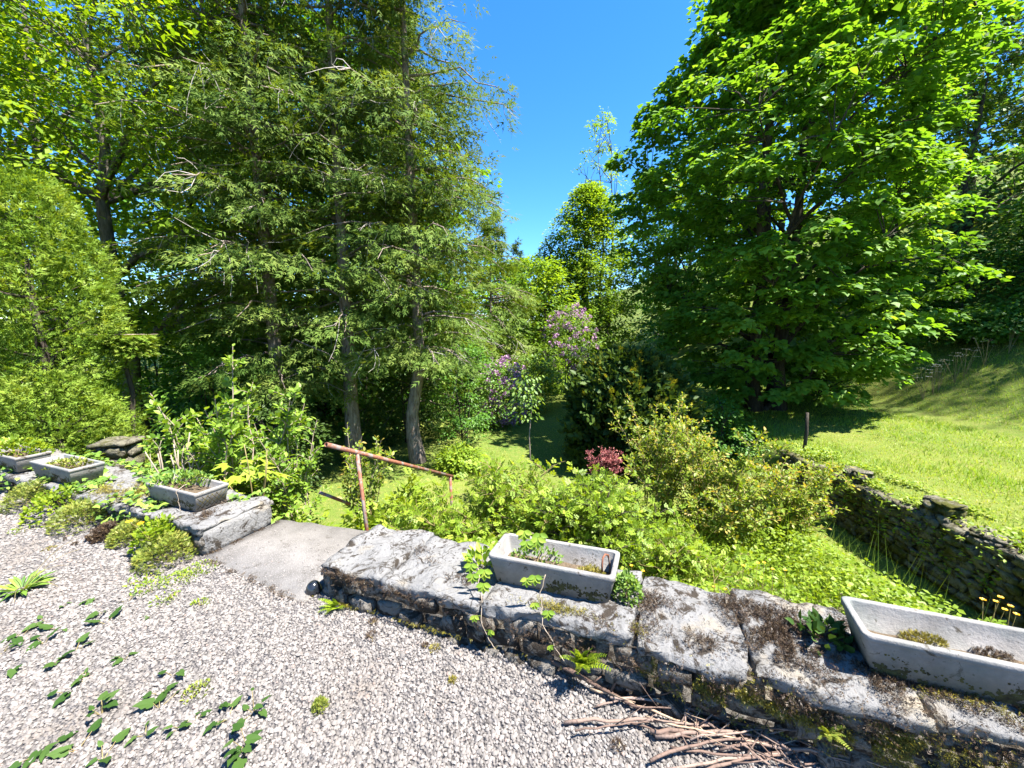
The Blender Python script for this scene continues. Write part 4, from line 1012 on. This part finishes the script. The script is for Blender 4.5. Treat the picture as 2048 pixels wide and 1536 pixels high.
# low shrubs in the middle distance
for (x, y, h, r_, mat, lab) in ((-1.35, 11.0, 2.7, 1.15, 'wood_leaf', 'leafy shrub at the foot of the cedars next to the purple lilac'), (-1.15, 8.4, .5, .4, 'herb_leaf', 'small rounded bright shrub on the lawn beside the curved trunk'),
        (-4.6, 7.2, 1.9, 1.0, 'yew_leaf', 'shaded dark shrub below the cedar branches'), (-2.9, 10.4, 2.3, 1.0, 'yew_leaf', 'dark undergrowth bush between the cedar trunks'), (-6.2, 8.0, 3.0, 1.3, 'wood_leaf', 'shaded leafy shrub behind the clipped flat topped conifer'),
        (4.9, 8.9, 1.5, .8, 'wood_leaf', 'leafy undergrowth at the foot of the maple trunks'), (9.2, 11.6, 1.6, 1.0, 'wood_leaf', 'undergrowth between the maple and the shaded slope'),
        (1.9, 19.0, 1.7, 1.1, 'linden_leaf', 'yellow green shrub at the far bend of the path')):
    leaf_tree('garden_shrub', lab, GB(x, y), h, .1, r_, 110, 44, .085 if y < 12 else .12, mat, dome, (.16, .34), T_DIAM, .03, 'dark_bark', 3, 14, None, .4, .3, x * 2.2, twigs=False, cat='shrub')

# ------------------------------------------------------------------ ground cover and grass
def cover(name, label, cat, pts, nrm_up, size, tmpl, mat, zr, tilt=.6):
    k = len(pts); z = ground_z(pts[:, 0], pts[:, 1]) + zr
    a = rng.uniform(0, 6.28, k); d = norm(np.stack([np.cos(a), np.sin(a), rng.normal(.1, .4, k)], -1))
    m = MB(); cl = np.array([mnoise.noise(Vector((p[0] * 2.2, p[1] * 2.2, 5))) for p in pts])
    inst(m, tmpl[0], tmpl[1], np.column_stack([pts, z]), frame(d, norm(rng.normal(0, tilt, (k, 3)) + np.array([0, 0, nrm_up]))), size * rng.uniform(.6, 1.3, k), np.clip(.45 + .35 * cl + rng.normal(0, .18, k), 0, 1))
    return tag(m.build(name, mat), label, cat, kind='stuff')
k = 38000; s = rng.uniform(-1.1, 5.2, k); t = WW + rng.random(k) ** 1.1 * np.where(s > 1.5, 1.95, 1.5) * np.where(s > 3.2, np.clip(1 - .45 * (s - 3.2), .35, 1), 1)
pt = WO[None] + s[:, None] * WD + t[:, None] * WN
hh = (1.46 - .40 * (t - WW) - .55 * np.clip(t - 1.7, 0, 9)).clip(.05) * rng.random(k) ** .35 * (.85 + .15 * np.sin(s * 3))
hh = np.where(s > 3.2, hh * .85, hh)
k2 = 20000; s2 = rng.uniform(.9, 4.6, k2); t2 = rng.uniform(1.6, 4.3, k2); pt2 = WO[None] + s2[:, None] * WD + t2[:, None] * WN
nn_ = np.array([mnoise.noise(Vector((a * 1.3, b * 1.3, 4))) for a, b in zip(s2, t2)])
ok_ = (pt2[:, 0] < 4.3 - .35 * nn_ - .25 * np.clip(pt2[:, 1] - 3.4, 0, 3)); h2 = (.62 + .3 * nn_) * rng.random(k2) ** .5
pt = np.concatenate([pt, pt2[ok_]]); hh = np.concatenate([hh, h2[ok_]])
cover('ground_cover', 'lush green herbs growing thickly behind the terrace wall', 'herbs', pt, 1.0, .056, T_DIAM, 'herb_leaf', hh)
k = 5200; s = rng.uniform(-6.2, -1.3, k); t = WW + rng.random(k) * .8
pt = WO[None] + s[:, None] * WD + t[:, None] * WN
cover('undergrowth', 'leafy undergrowth in shade behind the planters', 'herbs', pt, 1.0, .07, T_OVAL, 'quince_leaf', rng.random(k) * 1.35)
def grass(name, label, n, xr, yr, mask, h, w, mat):
    x = rng.uniform(*xr, n); y = rng.uniform(*yr, n); s_ = mask(x, y) & (rng.random(n) < np.clip(1.5 - .06 * np.hypot(x, y), .3, 1)); x, y = x[s_], y[s_]; k = len(x)
    a = rng.uniform(0, 6.28, k); tv, tf = [(-.5, 0, 0), (.5, 0, 0), (0, .55, 1)], [(0, 1, 2)]
    up = norm(rng.normal(0, .28, (k, 3)) + np.array([0, 0, 1])); fx = np.stack([np.cos(a), np.sin(a), np.zeros(k)], -1)
    xx = norm(np.cross(fx, up)); yy = np.cross(up, xx); Rm = np.stack([xx, yy, up], -1)
    cl = np.array([mnoise.noise(Vector((p * .9, q * .9, 1))) + .5 * mnoise.noise(Vector((p * 3, q * 3, 7))) for p, q in zip(x, y)])
    hh = h * rng.uniform(.5, 1.3, k) * (1 + .9 * np.clip(cl, -.6, 1))
    sc = np.stack([np.full(k, w) * rng.uniform(.7, 1.3, k), hh, hh], -1)
    m = MB(); inst(m, tv, tf, np.column_stack([x, y, ground_z(x, y) - .004]), Rm, sc, np.clip(.55 - .45 * cl + rng.normal(0, .2, k), 0, 1))
    return tag(m.build(name, mat), label, 'grass', kind='stuff')
grass('meadow_grass', 'sunlit meadow grass of the sloping lawn above the rubble wall', 150000, (GWX + .1, 17), (2.4, 16), lambda x, y: x < y * 1.45 + 1.2, .065, .011, 'grass_blade')
grass('lawn_grass', 'short mown yellowish grass of the lower garden', 80000, (-6.5, GWX - .15), (3.6, 19), lambda x, y: (np.abs(x) < y * 1.4), .035, .011, 'lawn_blade')
# flowers among the herbs
def flower(name, label, base, h, nfl, spread, petal='yellow_petal', fs=.022, group=None, nleaf=6, lmat='herb_leaf', lsz=.06):
    root = thing(name, label, 'flower', base, 0, group)
    st_ = MB(); fm = MB()
    for i in range(nfl):
        e = np.array([rng.normal(0, spread), rng.normal(0, spread), h * rng.uniform(.8, 1.1)])
        tube(st_, curve((0, 0, -.02), e, (0, 0, .02), 4), .0022, 3, False)
        a = np.arange(5) * 1.2566 + rng.random()
        d = norm(np.stack([np.cos(a), np.sin(a), np.full(5, .25)], -1)); nn = norm(np.array([0, -.35, 1.]) + d * -.3)
        f1 = MB(); inst(f1, [(0, 0, 0), (.42, .45, .05), (.35, .9, .12), (-.35, .9, .12), (-.42, .45, .05)], [(0, 1, 2), (0, 2, 3), (0, 3, 4)], np.tile(e, (5, 1)), frame(d, np.tile(nn.mean(0), (5, 1))), np.full(5, fs), rng.random(5))
        f1.build('blossom', petal, root)
    st_.build('stem', 'green_twig', root)
    if nleaf:
        lm = MB(); k = nleaf * 3; a = rng.uniform(0, 6.28, k); inst(lm, *T_PIN, np.stack([np.cos(a) * .02, np.sin(a) * .02, rng.random(k) * h * .5], -1), frame(norm(np.stack([np.cos(a), np.sin(a), rng.uniform(.1, .9, k)], -1)), np.tile([0, 0, 1.], (k, 1))), lsz * rng.uniform(.8, 1.5, k), rng.random(k)); lm.build('leaves', lmat, root)
    return root
flower('yellow_poppy', 'yellow poppy with feathery leaves at the foot of the mossy wall', P(1842, 1545, 0), .12, 1, .02, fs=.024, nleaf=10, lsz=.10)
flower('yellow_poppy', 'two yellow poppies in front of the ivy grown wall', ST(-1.52, -.17, .16), .16, 2, .06, fs=.024, nleaf=6, lsz=.08)
for i, (u, v_, z_) in enumerate(((1985, 1172, .25), (2030, 1190, .3), (2000, 1180, .3))):
    q = P(u, v_, z_ + .0); q = PY(u, v_, 2.35 + .1 * i)
    flower('yellow_wildflower', 'tall yellow wildflower behind the large smooth trough', (q.x, q.y, q.z - .45), .36, 2, .03, fs=.018, group='yellow wildflowers behind the trough')
for i, (u, v_) in enumerate(((1513, 1122), (1530, 1128), (1550, 1130), (1430, 1178), (1485, 1135), (1500, 1207), (1285, 1130), (1452, 1186), (1575, 1132), (1268, 1122))):
    q = PY(u, v_, 3.1)
    flower('yellow_wildflower', 'small yellow buttercup among the herbs behind the wall', (q.x, q.y, q.z - .3), .3, 1, .01, fs=.016, group='buttercups behind the wall', nleaf=0)
for i, (u, v_) in enumerate(((1850, 770), (1880, 760), (1905, 790), (1865, 790), (1960, 785), (2000, 800), (1930, 740))):
    q = PY(u, v_, 9.6); x, y, z = q; 
    root = thing('cow_parsley', 'white cow parsley at the shaded edge of the sloping lawn', 'flower', GB(x, y), 0, 'cow parsley on the slope')
    m = MB(); fm = MB()
    for j in range(7):
        e = np.array([rng.normal(0, .12), rng.normal(0, .12), .75 * rng.uniform(.7, 1.1)]); tube(m, curve((0, 0, 0), e, (0, 0, .05), 4), .004, 3, False)
        kk = 9; a = rng.uniform(0, 6.28, kk); r = rng.uniform(0, .06, kk)
        inst(fm, *T_DIAM, e + np.stack([np.cos(a) * r, np.sin(a) * r, np.zeros(kk)], -1), frame(norm(np.stack([np.cos(a), np.sin(a), np.zeros(kk)], -1)), np.tile([0, 0, 1.], (kk, 1))), np.full(kk, .04), rng.random(kk))
    m.build('stem', 'green_twig', root); fm.build('blossom', 'white_petal', root)

k = 11000; y_ = rng.uniform(3.0, 7.3, k); x_ = GWX + rng.uniform(-.24, .6, k)
key = np.array([mnoise.noise(Vector((a * 2, b * 2.2, 9))) for a, b in zip(x_, y_)]); sel = (key > -.12) & ((x_ > GWX - .05) | (key > .12)); x_, y_ = x_[sel], y_[sel]; k = len(x_)
z_ = np.where(x_ < GWX - .1, GZ + rng.uniform(.25, .80, k), GZ + .76 + rng.random(k) * .16); a = rng.uniform(0, 6.28, k)
m = MB(); inst(m, *T_OVAL, np.column_stack([x_, y_, z_]), frame(norm(np.stack([np.cos(a) - .3, np.sin(a), rng.normal(0, .4, k)], -1)), norm(rng.normal(0, .4, (k, 3)) + np.array([-.2, -.2, 1]))), rng.uniform(.03, .06, k), rng.random(k))
tag(m.build('ivy', 'herb_leaf'), 'leafy creepers growing over the top of the rubble retaining wall', 'ivy', kind='stuff')

shrub('quince_shrub', 'leafy shoots growing in front of the old stone pillar', (-5.05, 4.62, -1.2), 1.75, .5, 12, 'quince_leaf', None, .06, 9, 11, 'pale_twig', T_OVAL, .3, .9, None, .3, .010, arch=.05, lift=.5)

grass('tall_grass', 'tall thin grass stalks standing among the herbs behind the wall', 5200, (.6, 4.3), (2.2, 5.0), lambda x, y: (x * .3675 + 1.28 * .3675 + (y - 2.345) * .93 > .75), .55, .006, 'grass_blade')
# ------------------------------------------------------------------ things on and around the terrace
# clump helper: a cushion or tuft of small leaves
def clump(name, label, base, r, h, n, mat, tmpl=T_OVAL, size=.025, cat='plant', group=None, up=.6, sq=1.0, stem='green_twig', dome_=True):
    root = thing(name, label, cat, base, 0, group)
    a = rng.uniform(0, 6.28, n); q = np.sqrt(rng.random(n)); z = h * np.sqrt(np.clip(1 - q ** 2, 0, 1)) * rng.uniform(.55, 1.05, n)
    o = np.stack([np.cos(a) * q, np.sin(a) * q * sq, np.full(n, .35)], -1)
    m = MB(); d = norm(o + rng.normal(0, .5, (n, 3)) + np.array([0, 0, up]))
    inst(m, tmpl[0], tmpl[1], np.stack([np.cos(a) * q * r, np.sin(a) * q * r * sq, z], -1), frame(d, norm(rng.normal(0, .5, (n, 3)) + np.array([0, -.2, 1]))), size * rng.uniform(.6, 1.3, n), rng.random(n))
    m.build('leaves', mat, root)
    m = MB()
    for i in range(min(14, max(4, n // 40))):
        j = rng.integers(n); tube(m, [(0, 0, -.01), (math.cos(a[j]) * q[j] * r * .6, math.sin(a[j]) * q[j] * r * sq * .6, z[j] * .7), (math.cos(a[j]) * q[j] * r, math.sin(a[j]) * q[j] * r * sq, z[j])], [.003, .0022, .0015], 3, False)
    m.build('stems', stem, root)
    return root
# plants inside the planters
def inpl(pl, x, y, z):
    c, s_ = math.cos(pl.rotation_euler[2]), math.sin(pl.rotation_euler[2])
    return (pl.location.x + c * x - s_ * y, pl.location.y + s_ * x + c * y, pl.location.z + z)
clump('planter_weeds', 'small green weeds sprouting in the weathered planter', inpl(pl_mid, -.12, .0, .055), .18, .12, 260, 'pale_leaf', T_OVAL, .022, sq=.5)
clump('dry_moss_tuft', 'straw coloured tuft in the weathered planter near the rusty hook', inpl(pl_mid, .21, -.02, .06), .085, .07, 420, 'moss_green', T_SPRAY_S, .022, sq=.8)
clump('planter_weeds', 'trailing weeds spilling over the planter with crossed lines', inpl(pl_a, -.1, .02, .12), .27, .12, 520, 'ivy_leaf', T_OVAL, .035, sq=.5)
clump('planter_weeds', 'sparse weeds in the pale planter between two others', inpl(pl_b, .03, .0, .10), .24, .09, 300, 'tuft_green', T_OVAL, .03, sq=.45)
clump('planter_weeds', 'leafy weeds filling the overgrown planter by the hedge', inpl(pl_c, .02, .0, .11), .34, .2, 520, 'herb_leaf', T_OVAL, .045, sq=.5)
clump('moss_cushion', 'rusty brown moss cushion inside the large trough', inpl(pl_right, -.14, .07, .05), .09, .035, 500, 'moss_green', T_SPRAY_S, .016, sq=.5)
clump('moss_cushion', 'second moss cushion inside the large trough', inpl(pl_right, .08, .08, .05), .07, .03, 300, 'moss_brown', T_SPRAY_S, .016, sq=.5)
clump('sedum', 'pale green sedum clump against the end of the weathered planter', STL(1.93, .30, WT - .01), .075, .15, 520, 'pale_leaf', T_OVAL, .024, up=.3)
clump('leafy_weed', 'round leafed weed in shade at the end of the large trough', STL(2.78, .30, WT - .02), .10, .10, 60, 'weed_leaf', T_OVAL, .055)
clump('leafy_weed', 'shaded creeper sprout beside the far end of the weathered planter', STL(1.06, .30, WT), .10, .12, 90, 'creeper_leaf', T_OVAL, .05)
# ferns
def fern(label, base, L, nfr, mat='herb_leaf'):
    root = thing('fern', label, 'fern', base)
    for i in range(nfr):
        a = -1.57 + rng.uniform(-1.3, 1.3) if nfr < 30 else rng.uniform(0, 6.28); l = L * rng.uniform(.7, 1.1); el = rng.uniform(.25, 1.2)
        d0 = np.array([math.cos(a) * math.cos(el), math.sin(a) * math.cos(el), math.sin(el)]); m = MB()
        cv = curve((0, 0, 0), d0 * l, (0, 0, .12 * l), 6); tube(m, cv, np.linspace(.002, .0008, 6), 3, False)
        k = 11; s_ = np.linspace(.15, 1, k); q = np.stack([np.interp(s_, np.linspace(0, 1, 6), cv[:, c]) for c in range(3)], -1)
        sd_ = norm(np.cross(d0, [0, 0, 1.])); nn = np.cross(sd_, d0)
        for sg in (-1, 1):
            inst(m, *T_OVAL, q, frame(norm(np.tile(sd_ * sg + d0 * .35, (k, 1))), np.tile(nn, (k, 1))), l * .24 * (1.05 - s_ * .75), rng.random(k))
        m.build('frond', mat, root)
    return root
fern('small bright fern at the corner foot of the terrace wall', ST(.20, -.05, 0), .12, 9)
fern('bright feathery fern growing from the wall below the weathered planter', STL(1.75, -.03, .05), .15, 16, 'herb_leaf')
fern('small fern sprouting from the mossy wall above the branch pile', STL(2.72, -.04, .06), .09, 9, 'tuft_green')
fern('wispy fern at the foot of the wall below the large trough', STL(3.22, -.04, .05), .11, 10, 'tuft_green')
# cushions at the foot of the ivy grown wall
cush = [(-1.40, -.14, .19, .20, 'tuft_green', 'olive cushion plant with poppies at the corner of the ivy grown wall'), (-1.62, -.07, .17, .27, 'herb_leaf', 'bright leafy cushion leaning on the ivy grown wall'), (-2.02, -.06, .15, .16, 'tuft_green', 'fine needled olive tuft under the ivy grown wall'),
        (-2.30, -.10, .13, .09, 'moss_brown', 'dark brown dry tuft under the ivy grown wall'), (-2.75, -.08, .22, .22, 'tuft_green', 'wide olive cushion hanging over the gravel by the ivy grown wall'), (-3.2, -.06, .24, .26, 'herb_leaf', 'leafy green cushion below the second planter'), (-3.75, -.05, .22, .24, 'tuft_green', 'olive cushion at the foot of the hedge end of the wall')]
for s_, t_, r_, h_, mat, lab in cush:
    clump('cushion_plant', lab, ST(s_, t_, 0), r_, h_, 1500 if mat != 'herb_leaf' else 520, mat, T_SPRAY_S if mat != 'herb_leaf' else T_OVAL, .034 if mat != 'herb_leaf' else .04, up=.35)
# ivy on the left wall
k = 2300; s_ = rng.uniform(-5.9, -1.35, k); t_ = rng.uniform(-.06, WW + .1, k)
key = np.array([mnoise.noise(Vector((a * 1.9, b * 4.5, 2.2))) for a, b in zip(s_, t_)]); sel = (key > .02) & ~((s_ > -1.9) & (t_ < .42)) ; s_, t_ = s_[sel], t_[sel]; k = len(s_)
z_ = np.where(t_ < .02, rng.uniform(.05, WT + .02, k), WT + rng.random(k) * .05)
pt = WO[None] + s_[:, None] * WD + t_[:, None] * WN; a = rng.uniform(0, 6.28, k)
m = MB(); inst(m, *T_LOBE, np.column_stack([pt, z_]), frame(norm(np.stack([np.cos(a), np.sin(a) - .3, rng.normal(0, .3, k)], -1)), norm(rng.normal(0, .35, (k, 3)) + np.array([0, -.4, 1]))), rng.uniform(.035, .07, k), rng.random(k))
tag(m.build('ivy', 'ivy_leaf'), 'green ivy creeping over the wall between the planters', 'ivy', kind='stuff')
# creeper strands hanging over the weathered planter
def strand(label, pts, leaves):
    root = thing('creeper', label, 'vine', pts[0])
    p0 = np.array(pts[0]); cvp = np.array(pts) - p0
    tt = np.linspace(0, 1, len(cvp)); uu = np.linspace(0, 1, 18); cv = np.stack([np.interp(uu, tt, cvp[:, c]) for c in range(3)], -1)
    cv[1:-1] += rng.normal(0, .003, (16, 3))
    m = MB(); tube(m, cv, np.linspace(.0032, .0018, 18), 5); m.build('stem', 'pale_twig', root)
    for (s, nf, sz, side) in leaves:
        q = np.array([np.interp(s, uu, cv[:, c]) for c in range(3)]) + np.array([side * .035, -.012, .012])
        m = MB(); st0 = np.array([np.interp(s, uu, cv[:, c]) for c in range(3)]); tube(m, [st0, q], [.0015, .001], 3, False)
        for f_ in range(nf):
            a = -1.57 + (f_ - (nf - 1) / 2) * .62
            d = np.array([[math.cos(a), -.25, math.sin(a)]]); inst(m, *T_OVAL, q[None], frame(norm(d), np.array([[0, -1., .55]])), np.array([sz * (1 - .1 * abs(f_ - (nf - 1) / 2))]), rng.random(1))
        m.build('leaf', 'creeper_leaf', root)
    return root
f_ = lambda s, t, z: tuple(STL(s - .05, t - .03 if t > .02 else t, z))
strand('creeper strand trailing from the planter rim down to the fern', [f_(1.58, .05 + .07, WT + .19), f_(1.56, .09, WT + .10), f_(1.57, .07, WT + .04), f_(1.60, -.005, WT - .02), f_(1.66, -.03, .12), f_(1.74, -.06, .06)], [(.02, 5, .055, -1.5), (.05, 5, .05, -2.6), (.35, 4, .04, -1), (.45, 5, .05, 1), (.8, 3, .03, -.6)])
strand('creeper strand hanging over the stone beside the planter end', [f_(1.16, .16, WT + .14), f_(1.20, .10, WT + .10), f_(1.24, .02, WT + .01), f_(1.26, -.03, .14), f_(1.31, -.05, .07), f_(1.36, -.06, .03)], [(.0, 5, .06, -1), (.08, 5, .065, 1), (.15, 5, .055, -1), (.25, 5, .06, .8), (.55, 4, .04, -1), (.7, 3, .035, 1)])
strand('short creeper sprig arching above the planter back', [f_(1.45, .50, .1), f_(1.43, .45, WT + .2), f_(1.40, .38, WT + .27), f_(1.44, .32, WT + .24)], [(.5, 5, .07, 1), (.7, 5, .07, -1), (.9, 5, .07, 1), (1, 5, .06, -1)])
strand('pale bare vine hanging over the planter with crossed lines', [inpl(pl_a, .12, -.05, .20), inpl(pl_a, .13, -.15, .17), inpl(pl_a, .15, -.155, .08), inpl(pl_a, .19, -.17, .0)], [(0, 3, .03, .3)])

# weeds with large leaves on the gravel
def heart():
    v = [(0, 0, 0), (.16, -.10, .02), (.33, .02, .05), (.37, .22, .02), (.31, .33, .06), (.34, .5, .02), (.2, .68, .05), (.1, .86, .01), (0, 1, -.06), (-.12, .82, .02), (-.22, .64, .05), (-.35, .48, .01), (-.30, .32, .06), (-.38, .2, .02), (-.32, .0, .05), (-.15, -.1, .02)]
    return v, [(0, i, i + 1) for i in range(1, 15)]
HE = heart(); HL = []
for i in range(4):
    m = MB(); inst(m, *HE, np.zeros((1, 3)), np.eye(3)[None], np.ones(1), np.array([.15 + .25 * i])); HL.append(m.mesh('leaf', 'weed_leaf'))
wp = [(184, 1200, 3, .05), (128, 1213, 2, .05), (208, 1225, 3, .06), (94, 1245, 3, .06), (120, 1259, 2, .07), (44, 1270, 3, .06), (89, 1287, 3, .055), (212, 1247, 2, .065), (120, 1318, 3, .055), (150, 1305, 4, .05), (250, 1318, 5, .045), (32, 1336, 2, .06), (7, 1303, 3, .06),
      (171, 1360, 4, .05), (140, 1387, 3, .055), (202, 1428, 6, .05), (318, 1416, 3, .065), (345, 1350, 2, .05), (318, 1388, 3, .04), (290, 1470, 3, .045), (360, 1455, 4, .035), (392, 1440, 4, .035), (441, 1414, 3, .04), (455, 1438, 4, .045), (508, 1425, 6, .06), (495, 1500, 9, .06), (256, 1202, 3, .04), (205, 1520, 4, .06), (85, 1505, 5, .06), (153, 1502, 3, .06), (300, 1235, 2, .025)]
WL = {(495, 1500): 'bushiest leafy weed on the gravel with many overlapping heart shaped leaves', (508, 1425): 'leafy weed standing just behind the bushiest weed on the gravel', (441, 1414): 'weed with three small leaves beside the two bushiest weeds on the gravel'}
for i, (u, v_, n_, sz_) in enumerate(wp):
    q = P(u, v_, 0)
    root = thing('gravel_weed', WL.get((u, v_), 'leafy dark green weed growing low out of the pale gravel'), 'weed', (q.x, q.y, 0), 0, None if (u, v_) in WL else 'weeds on the gravel')
    sc_ = sz_ * .95; m = MB()
    for j in range(n_):
        a = rng.uniform(0, 6.28); o = link('leaf', HL[rng.integers(4)], root); r_ = sc_ * rng.uniform(.2, 1.1)
        o.location = (math.cos(a) * r_, math.sin(a) * r_, .012 + rng.uniform(0, .02) + (.05 * rng.random() if n_ > 5 else 0)); s1 = sc_ * rng.uniform(.5, 1.35); o.scale = (s1 * rng.uniform(.7, 1.05), s1, s1)
        o.rotation_euler = (rng.uniform(-.35, .45), rng.uniform(-.4, .4), a - 1.57 + rng.normal(0, .5))
        tube(m, [(0, 0, -.005), tuple(o.location)], [.0022, .0014], 3, False)
    m.build('stem', 'green_twig', root)
clump('moss_tuft', 'small isolated olive green tuft alone in the middle of the gravel', tuple(P(640, 1418, .0)), .030, .045, 420, 'tuft_green', T_SPRAY_S, .016, cat='weed')
clump('moss_tuft', 'reddish green creeping weed on the gravel among the leafy weeds', tuple(P(395, 1385, .0)), .06, .022, 150, 'tuft_green', T_OVAL, .013, cat='weed')
gt = thing('grass_tuft', 'sprawling weed rosette with long stalks near the edge of the gravel', 'weed', tuple(P(45, 1180, 0)))
m = MB(); k = 46; a = rng.uniform(0, 6.28, k); inst(m, [(-.06, 0, 0), (.06, 0, 0), (.1, .6, .12), (0, 1, .02), (-.1, .6, .12)], [(0, 1, 2), (0, 2, 4), (4, 2, 3)], np.stack([np.cos(a) * .03, np.sin(a) * .03, np.full(k, .01)], -1), frame(norm(np.stack([np.cos(a), np.sin(a), rng.uniform(.02, .6, k)], -1)), np.tile([0, 0, 1.], (k, 1))), rng.uniform(.06, .15, k), rng.random(k)); m.build('leaves', 'ivy_leaf', gt)
m = MB()
for i in range(7): a = rng.uniform(-.9, 1.2); tube(m, curve((0, 0, 0), (math.cos(a) * .32, math.sin(a) * .25, rng.uniform(.05, .28)), (0, 0, .05), 5), np.linspace(.0022, .0012, 5), 3, False)
m.build('stalks', 'green_twig', gt)
for i, (u, v_, r_, n_) in enumerate(((360, 1160, .12, 200), (300, 1175, .10, 140), (330, 1200, .08, 80), (400, 1140, .12, 160), (290, 1160, .1, 90), (250, 1060, .08, 60), (400, 1210, .05, 40), (50, 1060, .10, 60))):
    q = P(u, v_, 0); clump('weed_mat', 'flat mat of tiny green seedlings on the gravel before the slab', (q.x, q.y, .006), r_, .012, n_, 'herb_leaf', T_OVAL, .016, 'weed', 'seedling mats on the gravel')
# scraps of brown moss fallen on the gravel
for i, (u, v_) in enumerate(((905, 1365), (1236, 1497), (745, 1275), (850, 1295), (870, 1300), (195, 1075), (150, 1090), (95, 1050), (100, 1100), (1090, 1335), (745, 1248), (1150, 1370))):
    q = P(u, v_, 0); clump('moss_scrap', 'scrap of brown moss lying loose on the gravel', (q.x, q.y, .006), .018 + .01 * (i % 3), .014, 90, 'moss_brown' if i % 4 else 'moss_green', T_SPRAY_S, .014, 'moss', 'moss scraps on the gravel')
# larger loose stones
for i, (u, v_, sz_) in enumerate(((120, 1082, .05), (490, 1175, .022), (1190, 1352, .03), (650, 1135 + 90, .03), (180, 1070, .035))):
    q = P(u, v_, 0); vv, ff = rock((sz_ * 1.5, sz_, sz_ * .7), 800 + i, 3, 3, 2, sz_ * .25, .9); m = MB(); m.add(vv, ff); o = m.build('loose_stone', 'cap_limestone'); o.location = (q.x, q.y, sz_ * .3); o.rotation_euler = (0, 0, i)
    tag(o, 'larger loose stone lying on the gravel', 'stone', 'loose stones on the gravel')

# ------------------------------------------------------------------ pile of cut branches
def branch(a, b, r, z0, z1, label, mat='dead_branch', wig=.02, side=2, group=None):
    A = P(a[0], a[1], z0); B = P(b[0], b[1], z1)
    A.z = max(A.z, .012 + r); B.z = max(B.z, .012 + r)
    p0 = np.array(A); cv = curve(np.zeros(3), np.array(B) - p0, (rng.normal(0, wig), rng.normal(0, wig), abs(rng.normal(0, .012))), 11, .006)
    m = MB(); rr = np.linspace(r, r * .55, 11) * rng.uniform(.88, 1.12, 11); tube(m, cv, rr, 8)
    for k_ in range(side):
        j = rng.integers(2, 9); d = norm(cv[j + 1] - cv[j]) * .6 + rng.normal(0, .5, 3); d[2] = abs(d[2]) * .5
        L = rng.uniform(.03, .22); tube(m, [cv[j], cv[j] + norm(d) * L * .5, cv[j] + norm(d) * L + np.array([0, 0, .01])], [r * .5, r * .4, r * .2], 5)
    o = m.build('branch', mat); o.location = A
    return tag(o, label, 'branch', group)
branch((1103, 1322), (1285, 1425), .0125, .05, .01, 'long grey barked branch poking out of the pile towards the fern', wig=.01)
branch((1203, 1362), (1335, 1398), .0135, .03, .03, 'short thick peeled branch with a pale cut face', 'peeled_wood', .006, 0)
branch((1648, 1482), (1785, 1476), .010, .03, .05, 'lichen grey twig lying apart at the foot of the mossy wall', 'dead_twig', .012, 1)
branch((1345, 1398), (1607, 1468), .010, .05, .04, 'straight reddish branch on top of the pile', wig=.008)
branch((1128, 1447), (1425, 1452), .008, .015, .03, 'slender dark branch spread flat over the gravel before the pile', wig=.012)
GP = 'cut branches in the pile'; LB = 'thin brown cut branch lying in the pile at the wall foot'
prs = [((1180, 1380), (1400, 1462)), ((1250, 1372), (1560, 1475)), ((1300, 1462), (1482, 1422)), ((1262, 1412), (1510, 1440)), ((1300, 1522), (1495, 1478)), ((1340, 1500), (1640, 1530)), ((1400, 1440), (1700, 1500)), ((1420, 1470), (1790, 1532)),
       ((1150, 1462), (1310, 1444)), ((1290, 1432), (1600, 1500)), ((1350, 1420), (1540, 1530)), ((1480, 1480), (1820, 1528)), ((1310, 1480), (1590, 1490)), ((1250, 1440), (1480, 1500)), ((1380, 1412), (1650, 1500)), ((1440, 1500), (1750, 1515)), ((1500, 1450), (1690, 1535)),
       ((1220, 1395), (1450, 1440)), ((1600, 1480), (1780, 1530)), ((1560, 1510), (1760, 1500)), ((1650, 1530), (1850, 1510)), ((1500, 1520), (1700, 1480)), ((1380, 1480), (1620, 1450)), ((1330, 1540), (1620, 1500)), ((1560, 1490), (1840, 1545)), ((1190, 1420), (1390, 1430)), ((1400, 1545), (1560, 1510)), ((1290, 1400), (1420, 1475)), ((1450, 1430), (1580, 1500))]
for i, (a, b) in enumerate(prs):
    branch(a, b, random.uniform(.004, .0095), random.uniform(.0, .05), random.uniform(.0, .06), LB, 'dead_branch' if i % 9 else 'peeled_wood', .018, 2, GP)

# dark moss and dirt packed along the slab edges
m = MB(); k = 1500
ed = [(ST(-1.17, -.03), ST(-.05, -.11), .02), (ST(-1.165, .0), ST(-1.165, .6), .018)]
for a, b, wd in ed:
    u = rng.random(k); pp_ = np.array(a)[None] * (1 - u[:, None]) + np.array(b)[None] * u[:, None] + rng.normal(0, 1, (k, 3)) * np.array([wd, wd, 0]); pp_[:, 2] = .01 + rng.random(k) * .014
    key = np.array([mnoise.noise(Vector((q[0] * 14, q[1] * 14, 1))) for q in pp_]); pp_ = pp_[key > -.05]; kk = len(pp_)
    inst(m, *T_SPRAY_S, pp_, frame(norm(rng.normal(0, 1, (kk, 3)) + np.array([0, 0, .5])), norm(rng.normal(0, .5, (kk, 3)) + np.array([0, 0, 1]))), rng.uniform(.008, .018, kk), rng.random(kk))
tag(m.build('edge_moss', 'moss_brown'), 'dark brown moss packed along the edges of the concrete slab', 'moss', kind='stuff')
